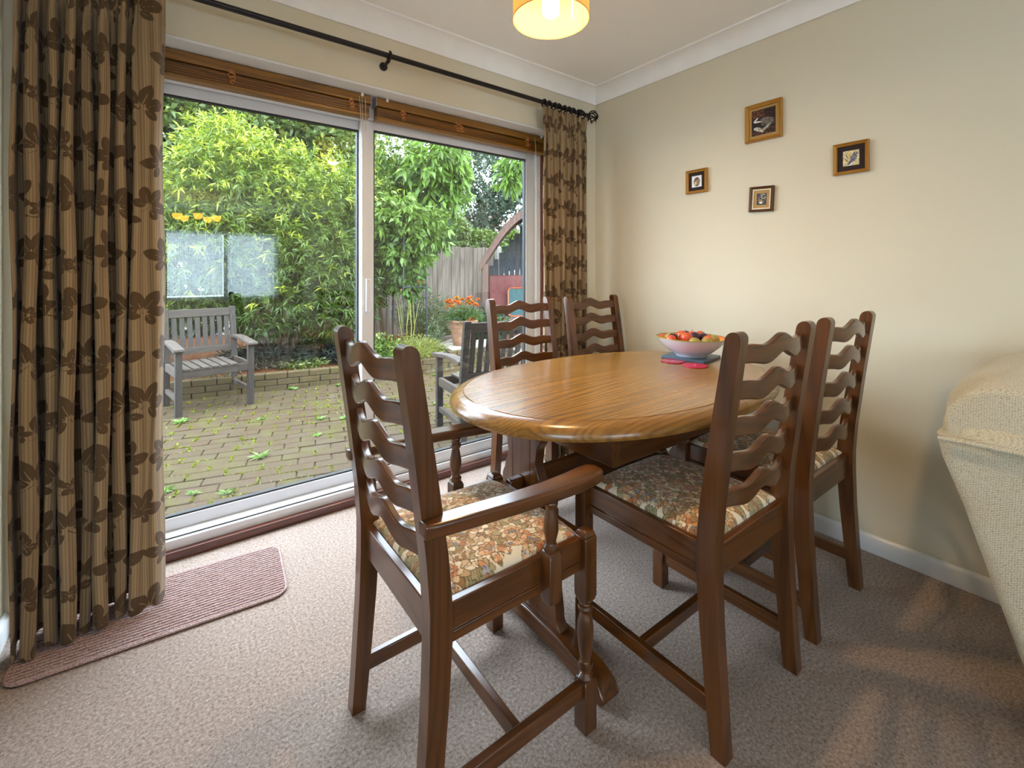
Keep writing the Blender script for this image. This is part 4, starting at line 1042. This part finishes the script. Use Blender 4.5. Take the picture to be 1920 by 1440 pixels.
# ---- clipped conifer hedge at far left and behind
def hedge(name, loc, blobs, n, label, cat, c1, c2, L=.09, Wd=.04, per=5, top=None):
    e = empty(name, loc, 0, label, cat); V, F, C = sprig_cloud(blobs, n, per, L, Wd, (c1, c2), up=.2, twig=.08, hollow=.8, lit_top_col=top)
    foliage('foliage', (V-np.array(loc), F, C), e); return e
e = hedge('conifer_hedge', (-1.2, 10, 0), [(-2.0+i*.75, 9.6+.2*(i % 2), 2.4+.5*(i % 3), .75, .7, 2.7, 1) for i in range(7)], 12000, 'tall blue green conifer hedge behind shrub at far left', 'hedge', lc(66, 96, 48), lc(138, 160, 78), .17, .09, 5, lc(150, 164, 74))
branches([([(i*.75, 0, 0), (i*.75, 0, 3)], .08, .05) for i in range(4)], e, 'trunk')
for i in range(3): pass
e = hedge('background_tree', (8.4, 13.2, 0), [(8.2, 13.2, 4.1, 1.5, 1.2, 1.6, 1.3), (9.4, 13.4, 4.8, 1.3, 1.1, 1.4, 1), (9.8, 13.2, 3.2, 1.2, 1, 1.2, 1), (8.0, 13.1, 2.5, .8, .8, .7, .4)], 6500, 'grey green round-crowned tree beyond the fence', 'tree', lc(62, 84, 66), lc(112, 134, 100), .13, .07, 4)
branches([([(0, 0, 0), (.1, 0, 2.4), (.5, 0, 3.8)], .14, .06), ([(.1, 0, 2.2), (1.2, 0, 3.6)], .08, .03)], e, 'trunk')
e = hedge('background_shrub', (6.2, 9.6, 0), [(6.3, 9.7, 1.6, .8, .6, .62, 1), (7.4, 9.9, 1.8, .5, .5, .5, .8), (5.2, 9.5, 1.8, .8, .5, .8, .8)], 2600, 'yellow green shrub showing over top of fence', 'shrub', lc(60, 88, 40), lc(128, 150, 60), .11, .06, 5)
branches([([(0, 0, 0), (.1, 0, 1.5)], .05, .03)], e, 'trunk')
e = hedge('background_tree', (3.4, 12, 0), [(1.6, 12, 3.4, 1.4, 1, 2.2, 1), (3.6, 12.3, 3.6, 1.3, 1, 1.7, 1), (5.4, 12, 3.2, 1.1, .9, 1.2, .7)], 6000, 'yellow tinged trees behind the large shrub', 'tree', lc(130, 156, 70), lc(200, 212, 100), .14, .06, 5, lc(196, 190, 84))
branches([([(0, 0, 0), (0, 0, 3)], .12, .06)], e, 'trunk')

# ---- low retaining wall in three courses
gw = empty('garden_wall', (0, 0, 0)); gw['kind'] = 'structure'
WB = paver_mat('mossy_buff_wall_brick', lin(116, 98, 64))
WM = [brick_mesh(.205, .10, .058, 'wall_brick', .003, 20+s_, WB, .004) for s_ in range(4)]
MORT = plain('grey_mortar', lin(58, 52, 38), .95)
def brick_run(ax_, ay, bx_, by, courses, z0, parent):
    a = Vector((ax_, ay)); b = Vector((bx_, by)); d = (b-a); Ln = d.length; d.normalize(); rz = math.atan2(d.y, d.x)
    core = MB().box(0, Ln, -.040, .040, z0, z0+courses*.067-.012, Matrix.Translation((ax_, ay, 0)) @ Matrix.Rotation(rz, 4, 'Z')); core.build('mortar', MORT, parent)
    for c in range(courses):
        x = -.1 if c % 2 else 0; k = 0
        while x < Ln-.08:
            xc = max(x, 0); le = min(x+.205, Ln)-xc
            if le > .05:
                p = a+d*(xc+le/2); o = bpy.data.objects.new('brick', WM[(k+c*3) % 4]); COL.objects.link(o); o.parent = parent
                o.location = (p.x, p.y, z0+c*.067); o.rotation_euler = (0, 0, rz+random.uniform(-.015, .015)); o.scale = (le/.205, 1, 1)
            x += .215; k += 1
brick_run(-1.1, 5.79, 2.85, 5.14, 3, GZ-.01, gw)
brick_run(2.85, 5.16, 4.3, 5.24, 4, GZ-.01, gw)
struct(MB().prism([(-4, 6.3), (-1.1, 5.84), (2.85, 5.19), (4.6, 5.27), (6, 5.5), (6, 7.9), (-4, 11)], -.14, .06, 'XY').build('planting_bed', (lambda g: g.done(g.principled(g.ramp(g.noise(g.coord(), 36, 4, .8), [(.3, lin(50, 34, 22)), (.5, lin(122, 76, 44)), (.68, lin(176, 118, 78))]), .95, spec=.1, normal=g.bump(g.noise(g.coord(), 40, 4), 1, .02))))(N('red_brown_bark_mulch'))))
TIMB = wood('weathered_grey_timber', lin(38, 28, 18), lin(76, 60, 42), 'X', rough=.85, coat=0)
TIMY = wood('weathered_grey_timber_upright', lin(34, 26, 20), lin(66, 54, 40), 'Z', rough=.85, coat=0)
TIMS = wood('weathered_teak', lin(50, 38, 26), lin(94, 76, 54), 'Y', rough=.8, coat=0)
SLE = plain('grey_timber_sleeper', lin(124, 108, 92), .9)
for (x0, y0, x1, y1, z0, lab) in ((2.45, 6.15, 3.55, 6.25, .06, 'long weathered sleeper edging behind obelisk'), (2.95, 5.60, 3.52, 6.08, .05, 'short weathered sleeper angled beside terracotta pot')):
    d = Vector((x1-x0, y1-y0)); o = MB().box(0, d.length, -.05, .05, 0, .12).build('timber_sleeper', SLE, bevel=.008, loc=(x0, y0, z0)); o.rotation_euler = (0, 0, math.atan2(d.y, d.x)); tag(o, lab, 'sleeper')
slab = MB().box(-.42, .42, -.28, .20, 0, .028).build('paving_slab', plain('pale_stone_slab', lin(178, 168, 148), .9), bevel=.006, loc=(3.32, 5.43, .150)); tag(slab, 'pale stone slab under the terracotta pot', 'slab')
MB().box(-.40, .40, -.18, .18, -.095, 0).build('bedding', MORT, slab)

# ---- close board fence
FY = 7.6
fe = empty('wooden_fence', (3.3, FY, 0), 0, 'weathered vertical board garden fence with concrete post', 'fence')
FB = wood('silvered_fence_board', lin(100, 86, 74), lin(164, 148, 130), 'Z', rough=.9, coat=0, ringscale=12)
fm = MB().loft([[(-.055, 0, 0), (.055, 0, 0), (.055, .018, 0), (-.055, .008, 0)], [(-.055, 0, 1.60), (.055, 0, 1.60), (.055, .018, 1.60), (-.055, .008, 1.60)]]).mesh('fence_board'); fm.materials.append(FB)
for i in range(44):
    o = bpy.data.objects.new('fence_board', fm); COL.objects.link(o); o.parent = fe
    x = 1.0+i*.098; o.location = (x-3.3, random.uniform(-.003, .003), .06+random.uniform(-.006, .006)); o.scale = (1, 1, 1+.003*(i % 3)); o.rotation_euler = (0, 0, .07)
PST = plain('pale_concrete', lin(178, 174, 162), .9)
MB().loft([[(-.05, -.06, 0), (.05, -.06, 0), (.05, .04, 0), (-.05, .04, 0)], [(-.05, -.06, 1.68), (.05, -.06, 1.68), (.05, .04, 1.68), (-.05, .04, 1.68)], [(-.01, -.02, 1.72), (.01, -.02, 1.72), (.01, 0, 1.72), (-.01, 0, 1.72)]]).build('fence_post', PST, fe, loc=(2.06, 0, 0))
for z in (.35, 1.3): MB().box(-2.4, 2.0, .02, .06, z, z+.08).build('fence_rail', TIMB, fe)

# ---- timber arbour with curved gable
ab = empty('garden_arbour', (4.95, 6.2, GZ), math.radians(-35.6), 'brown timber arbour with curved gable beside fence', 'arbour')
BRN = wood('brown_stained_timber', lin(84, 56, 44), lin(140, 104, 86), 'Z', rough=.8, coat=0)
for x in (-.69, .69):
    for y in (0, .8): MB().box(x-.045, x+.045, y-.045, y+.045, 0, 1.42).build('post', BRN, ab, bevel=.005)
def gable(s):
    n = 14; up_ = []; lo_ = []
    for i in range(n+1):
        t = i/n; x = s*(.80*(1-t)); z = 1.40+.98*(t**.85)*(1+.14*math.sin(PI*t)); up_.append((x, z)); lo_.append((x-s*.02 if i else x, z-.13))
    return up_+lo_[::-1], up_
for s in (-1, 1):
    ol, upc = gable(s)
    for y in (-.07, .84): MB().prism(ol, y, y+.03, 'XZ').build('bargeboard', BRN, ab)
    rr_ = MB().loft([[(x, -.08, z+.012), (x, .9, z+.012), (x, .9, z-.004), (x, -.08, z-.004)] for x, z in upc]); rr_.build('roof_panel', BRN, ab)
for i in range(13): MB().box(-.66+i*.102, -.66+i*.102+.095, .80, .82, .05, 2.15-abs(i-6)*.125).build('back_board', plain('blue_grey_stained_board_%d' % i, lin(58+i % 3*4, 70, 78), .8), ab)
MB().box(-.64, .64, .72, .79, .62, 1.22).build('red_cover', lac('faded_red_cloth', lin(150, 74, 70), lin(130, 60, 60), .8), ab, bevel=.02)
MB().box(-.64, .64, .1, .72, .38, .44).build('seat', BRN, ab)
cu = MB().prism(rrect(-.28, .28, .45, .98, .07), .60, .70, 'XZ').build('seat_pad', lac('teal_canvas', lin(52, 110, 110), lin(44, 92, 96), .8), ab, bevel=.015)
pts = [(x, .595, z) for x, z in rrect(-.28, .28, .45, .98, .07)]; MB().tube(pts+[pts[0]], .016, 6, cap=False).build('piping', lac('orange_piping', lin(212, 110, 70)), cu)

# ---- distant house
ho = empty('distant_house', (15.5, 25, 0), 0, 'distant brick house with pale pink tiled roof seen between trees', 'house')
MB().box(-5, 5, 0, 7, 0, 3.1).build('house_wall', plain('pale_buff_brickwork', lin(196, 172, 150), .9), ho)
MB().prism([(-.5, 3.0), (3.5, 5.6), (7.5, 3.0)], -5.3, 5.3, 'YZ').build('house_roof', plain('pink_grey_roof_tile', lin(196, 156, 142), .9), ho)
MB().box(-2.6, -2.0, 3, 3.6, 4.6, 6.4).build('chimney', plain('chimney_brick', lin(150, 100, 80), .9), ho)
for x in (-3.4, -.6, 2.2):
    f_ = MB().box(x, x+1.4, -.03, .02, 1.2, 2.4).build('house_window', M['white_upvc'], ho); MB().box(x+.08, x+1.32, -.035, -.03, 1.28, 2.32).build('window_pane', M['gasket'], f_)

# ---- weathered timber garden armchairs
def garden_chair(label):
    t = empty('garden_armchair', (0, 0, 0), 0, label, 'garden chair', 'weathered timber garden armchairs')
    T, Z_, Y_ = TIMB, TIMY, TIMS     # local: faces -y, width along x
    for s in (-1, 1):
        MB().box(s*.285-.026, s*.285+.026, -.28, -.235, 0, .60).build('front_leg', Z_, t, bevel=.003)
        r = [(-.026, .22), (.026, .22)]
        MB().loft([[(s*.285-.026, y0, z), (s*.285+.026, y0, z), (s*.285+.026, y0+.042, z), (s*.285-.026, y0+.042, z)] for y0, z in ((.225, 0), (.215, .40), (.235, .55), (.300, .90), (.303, .915))]).build('back_leg', Z_, t, bevel=.004)
        ap = [(-.32, .598), (.0, .628), (.20, .628), (.255, .615), (.255, .590), (.18, .596), (0, .600), (-.30, .566), (-.325, .575)]
        MB().prism(ap, s*.290-.040, s*.290+.040, 'YZ').build('arm', Y_, t, bevel=.005)
        MB().box(s*.285-.015, s*.285+.015, -.235, .215, .335, .405).build('side_rail', Y_, t, bevel=.002)
        MB().box(s*.285-.014, s*.285+.014, -.235, .215, .125, .165).build('low_stretcher', Y_, t, bevel=.002)
    MB().box(-.259, .259, -.278, -.250, .330, .400).build('front_rail', T, t, bevel=.003)
    MB().box(-.259, .259, .205, .232, .330, .395).build('back_rail', T, t, bevel=.003)
    for i in range(7):
        x = -.255+i*.074
        if i == 6: continue
        MB().box(x, x+.056, -.285, .20, .398, .415).build('seat_slat', Y_, t, bevel=.002)
    def tilt(z): return .235+(z-.55)*.186
    def bar(z0, z1, nm): MB().loft([[(-.259, tilt(z0)+.006, z0), (.259, tilt(z0)+.006, z0), (.259, tilt(z0)+.034, z0), (-.259, tilt(z0)+.034, z0)], [(-.259, tilt(z1)+.006, z1), (.259, tilt(z1)+.006, z1), (.259, tilt(z1)+.034, z1), (-.259, tilt(z1)+.034, z1)]]).build(nm, T, t, bevel=.003)
    bar(.825, .900, 'top_rail'); bar(.470, .530, 'lower_back_rail')
    for i in range(8):
        x = -.236+i*.0632
        MB().loft([[(x, tilt(z)+.014, z), (x+.040, tilt(z)+.014, z), (x+.040, tilt(z)+.026, z), (x, tilt(z)+.026, z)] for z in (.53, .825)]).build('back_slat', Z_, t, bevel=.001)
    return t
g1 = garden_chair('weathered timber garden armchair facing window before low brick wall'); g1.location = (.285, 5.21, GZ); g1.rotation_euler = (0, 0, math.radians(10))
g2 = copy_tree(g1); g2['label'] = 'weathered timber garden armchair with its slatted back to right window'; g2.location = (2.015, 3.05, GZ); g2.rotation_euler = (0, 0, math.radians(172))

# ---- plant obelisk with climber
ob = empty('plant_obelisk', (2.66, 5.9, .02), 0, 'dark grey metal plant obelisk with climber in raised bed', 'plant support')
GM = plain('dark_grey_green_metal', lin(52, 64, 68), .5, metal=.3)
for sx, sy in ((-1, -1), (1, -1), (1, 1), (-1, 1)):
    MB().tube([(sx*.175, sy*.175, -.1), (sx*.17, sy*.17, 1.0), (sx*.15, sy*.15, 1.7), (sx*.06, sy*.06, 2.05)], .011, 6).build('upright', GM, ob)
for z, k in ((.95, .17), (1.6, .155)):
    for a, b in (((-1, -1), (1, -1)), ((1, -1), (1, 1)), ((1, 1), (-1, 1)), ((-1, 1), (-1, -1))):
        MB().tube([(a[0]*k, a[1]*k, z), (b[0]*k, b[1]*k, z)], .010, 6).build('cross_bar', GM, ob)
clm = empty('climbing_plant', (2.66, 5.9, .06), 0, 'climbing plant with yellow stems growing up the obelisk', 'plant')
for i in range(9):
    a = i*.7; x0, y0 = .04*math.cos(a), .04*math.sin(a); R = random.Random(i)
    MB().tube([(x0-.02, y0, 0), (x0*2.5-.03, y0*2, .35), (x0*3-.03+R.uniform(-.08, .08), y0*2, .75), (x0*3+R.uniform(-.12, .12), y0*2, 1.2)], [.006, .005, .004, .003], 5).build('stem', plain('yellow_green_stem_%d' % i, lin(176, 172, 76), .6), clm)
V, F, C = sprig_cloud([(2.66, 5.9, 1.55, .30, .28, .40, 1), (2.5, 5.9, 1.9, .35, .3, .35, 1), (2.9, 5.95, 1.75, .32, .28, .35, .8), (2.66, 5.9, 1.1, .20, .18, .25, .25)], 620, 7, .12, .05, (lc(84, 122, 44), lc(140, 170, 66)), up=-.2, hollow=.2, droop=.7)
foliage('foliage', (V-np.array([2.66, 5.9, .06]), F, C), clm)
fl = MB()
for (x, y, z) in ((.10, -.1, 1.13), (.15, -.12, .98), (.06, -.12, 1.0), (-.16, -.1, .85)): fl.ball((x, y, z), .03, .03, .04, 8, 6)
fl.build('seed_head', lac('russet_seed_head', lin(176, 92, 40), lin(200, 130, 50), .8, 40), clm)

# ---- low plants in the bed
def tuft(name, x, y, z, rad_, hgt, n, label, cat, c1, c2, L=.1, Wd=.012, up=1.2, group=None, per=6):
    e = empty(name, (x, y, z), 0, label, cat, group)
    st = RNG.rand(n)*2*PI; rr = np.sqrt(RNG.rand(n))*rad_; base = np.stack([np.cos(st)*rr*.5, np.sin(st)*rr*.5, np.zeros(n)], -1)
    tip = np.stack([np.cos(st)*rr*1.2, np.sin(st)*rr*1.2, hgt*(1-.5*(rr/rad_)**2)*(.7+.5*RNG.rand(n))], -1)
    k = np.repeat(np.arange(n), per); t = RNG.rand(n*per)[:, None]; P = base[k]*(1-t)+tip[k]*t; ax = unit(tip-base)
    D = unit(ax[k]*.7*up+RNG.normal(size=(n*per, 3))*.6); m_ = RNG.rand(n*per)[:, None]; cc = c1*(1-m_)+c2*m_
    foliage('foliage', leaves(P, D, L*(.6+.7*RNG.rand(n*per)), Wd*(.7+.6*RNG.rand(n*per)), cc), e)
    sm = MB()
    for i in range(0, min(n, 14)): sm.tube([tuple(base[i]), tuple((base[i]+tip[i])/2+np.array([0, 0, .02])), tuple(tip[i])], .003, 4)
    o = sm.build('stems', plain('green_stem', lin(96, 110, 50), .7), e); o['kind'] = 'stuff'
    return e
tuft('lavender_bush', 2.55, 5.46, .06, .36, .26, 420, 'feathery yellow green bush spilling over low brick wall', 'bush', lc(150, 158, 70), lc(196, 200, 104), .07, .006, per=9)
tuft('rosemary_bush', 3.25, 6.5, .06, .48, .80, 420, 'tall grey green feathery bush standing before fence', 'bush', lc(84, 106, 62), lc(136, 152, 96), .10, .009, per=10)
tuft('ground_cover', 2.05, 5.62, .06, .30, .30, 220, 'mounded light green leafy plant behind mullion side of wall', 'plant', lc(84, 118, 44), lc(150, 172, 72), .06, .03)
tuft('ground_cover', 2.25, 5.42, .06, .22, .16, 160, 'low fresh green plant at wall edge below obelisk', 'plant', lc(96, 140, 62), lc(140, 176, 90), .05, .024)
tuft('leafy_plant', 3.02, 5.85, .06, .13, .42, 26, 'upright plant with pale silvery leaves beside pot', 'plant', lc(120, 144, 98), lc(186, 200, 160), .10, .03)
tuft('dark_shrub', 3.95, 5.85, .06, .30, .55, 260, 'dark green bushy plant behind terracotta pot', 'plant', lc(40, 74, 34), lc(76, 112, 52), .09, .04)
tuft('black_grass', 1.85, 5.84, .06, .40, .20, 420, 'dark spiky grass clump behind wall under shrub', 'plant', lc(34, 42, 40), lc(66, 78, 66), .13, .007)
tuft('black_grass', .95, 6.1, .06, .50, .22, 420, 'dark spiky grass clump around the shrub trunk', 'plant', lc(34, 44, 40), lc(70, 84, 70), .13, .007)
tuft('hosta_plant', -.28, 5.95, .06, .16, .18, 30, 'bright green leafy plant beside curtain edge behind garden chair', 'plant', lc(110, 150, 70), lc(180, 204, 130), .12, .06)
tuft('ivy_mass', -.6, 6.6, .06, .5, 1.3, 500, 'dark green ivy mass behind garden chair at far left', 'plant', lc(30, 56, 30), lc(60, 90, 44), .08, .05, per=8)
tuft('ground_cover', 1.25, 5.72, .06, .26, .09, 140, 'sparse low green plant in mulch beside shrub trunk', 'plant', lc(96, 118, 52), lc(150, 160, 80), .05, .02)
tuft('ground_cover', .35, 5.95, .06, .35, .10, 120, 'low plant with dull leaves behind slatted garden seat', 'plant', lc(90, 96, 60), lc(150, 140, 90), .06, .02)

# ---- terracotta pot of marigolds
pt = empty('terracotta_pot', (3.20, 5.36, .178), 0, 'large terracotta pot standing on pale slab', 'plant pot')
def terra():
    g = N('weathered_terracotta'); c = g.ramp(g.noise(g.coord(), 8, 4, .7), [(.3, lin(140, 96, 68)), (.55, lin(172, 128, 94)), (.75, lin(196, 166, 136))]); return g.done(g.principled(c, .9))
TER = terra()
MB().lathe([(.135, 0), (.140, .01), (.150, .08), (.172, .21), (.180, .245), (.184, .247), (.186, .258), (.183, .262), (.190, .30), (.205, .31), (.210, .325), (.208, .342), (.200, .347), (.188, .345), (.182, .31), (.12, .30), (.01, .30)], 40).build('pot_body', TER, pt)
MB().lathe([(.184, .300), (.01, .312)], 24).build('compost', plain('compost', lin(60, 44, 32), .95), pt)
mg = empty('marigold_plant', (3.20, 5.36, .178+.305), 0, 'orange marigolds flowering in terracotta pot', 'flowers')
n = 260; st = RNG.rand(n)*2*PI; rr = np.sqrt(RNG.rand(n)); tip = np.stack([np.cos(st)*rr*.27, np.sin(st)*rr*.27, (.24-.16*rr**2)*(.5+.6*RNG.rand(n))], -1)
k = np.repeat(np.arange(n), 9); t = RNG.rand(n*9)[:, None]; P = tip[k]*t; D = unit(tip[k]+RNG.normal(size=(n*9, 3))*.12); m_ = RNG.rand(n*9)[:, None]
foliage('foliage', leaves(P, D, .05+.04*RNG.rand(n*9), .006+.008*RNG.rand(n*9), lc(56, 92, 40)*(1-m_)+lc(112, 140, 70)*m_), mg)
R = random.Random(8)
for i in range(36):
    a = R.uniform(0, 2*PI); q = math.sqrt(R.random())*.25; x, y = q*math.cos(a), q*math.sin(a); z = .28-.9*q**1.6+R.uniform(0, .10)
    if i < 4: x, y, z = .06*i-.1, -.24+.03*i, .02+.015*i
    c1, c2 = (lc(226, 96, 22), lc(236, 130, 30)) if R.random() < .7 else (lc(236, 150, 34), lc(240, 176, 50))
    nn = 34; u_ = np.array([[math.cos(j*2.4)*(.2+.8*(j/nn)), math.sin(j*2.4)*(.2+.8*(j/nn)), 1.1-1.1*(j/nn)] for j in range(nn)]); mm = RNG.rand(nn)[:, None]
    V, F, C = leaves(np.tile(np.array([[x, y, z]]), (nn, 1)), unit(u_), np.full(nn, .040), np.full(nn, .021), c1*(1-mm)+c2*mm)
    o = np_mesh('flower_head', V, F, M['petal'], mg, C)
    MB().tube([(x*.4, y*.4, 0), (x*.9, y*.9, z*.6), (x, y, z)], .0025, 5).build('flower_stem', plain('marigold_stem_%d' % i, lin(80, 110, 50), .7), mg)

# ---- moss tufts at the paving joints and rosette weeds
P = []; tot = 0
for vv_, d, p in cand:
    if vv_ or d > 5.2: continue
    lush = .5+.5*math.sin(p.x*3.1+p.y*2.3)
    if random.random() < .30+.35*lush:
        q = p+E1*.104*random.choice((1, -1, 1))
        for _ in range(7): o2 = E2*random.uniform(-.04, .04)+E1*random.uniform(-.006, .006); P.append((q.x+o2.x, q.y+o2.y, GZ-.006))
    if random.random() < .3:
        q = p+E2*.053*random.choice((1, -1))
        for _ in range(7): o2 = E1*random.uniform(-.09, .09); P.append((q.x+o2.x, q.y+o2.y, GZ-.008))
P = np.array(P); P = np.repeat(P, 4, axis=0); n = len(P); D = unit(RNG.normal(size=(n, 3))*.7+np.array([0, 0, 1])); m_ = RNG.rand(n)[:, None]
mo = foliage('moss_tufts', leaves(P, D, .012+.016*RNG.rand(n), .008+.006*RNG.rand(n), lc(132, 142, 22)*(1-m_)+lc(184, 190, 44)*m_)); tag(mo, 'yellow green moss growing in the paving joints', 'moss')
WEEDS = [(.066, 4.72, .085, 'broad rosette weed in paving nearest the left garden chair'), (.485, 3.5, .085, 'largest pale rosette weed in middle of patio'), (-.03, 3.28, .07, 'small weed beside curtain edge nearest the door sill'), (.25, 3.05, .06, 'small weed below the largest rosette weed near door sill'), (1.03, 4.1, .06, 'small weed in far middle of patio left of armchair post'), (1.2, 4.0, .06, 'small weed just right of the far middle patio weed'), (.62, 4.4, .05, 'tiny weed between rosette by garden chair and patio middle'), (1.25, 3.2, .07, 'small weed seen through lower slats of dining armchair'), (1.45, 2.9, .07, 'small weed nearest sill behind dining armchair'), (.10, 3.15, .05, 'tiny weed at curtain edge above the sill weed'), (.9, 3.7, .05, 'tiny weed in middle right of left pane'), (2.9, 4.9, .08, 'weed at wall foot behind right garden armchair'), (2.6, 5.0, .07, 'weed at wall foot below yellow green bush'), (1.05, 5.35, .07, 'weed growing at foot of brick wall under the shrub'), (1.5, 5.22, .06, 'tiny weed at foot of brick wall right of shrub'), (2.05, 3.9, .06, 'small weed seen between mullion and right garden armchair')]
for x, y, s_, lab in WEEDS:
    e = empty('weed', (x, y, GZ+.001), 0, lab or 'small green weed growing in a paving joint', 'weed', 'weeds in the paving joints')
    nn = 16; a = np.arange(nn)*2.4; D = unit(np.stack([np.cos(a), np.sin(a), .25+.5*RNG.rand(nn)], -1)); m_ = RNG.rand(nn)[:, None]
    V, F, C = leaves(np.zeros((nn, 3)), D, s_*(.6+.5*RNG.rand(nn)), np.full(nn, s_*.28), lc(110, 158, 62)*(1-m_)+lc(166, 196, 100)*m_)
    np_mesh('leaf_rosette', V, F, M['leaf'], e, C)
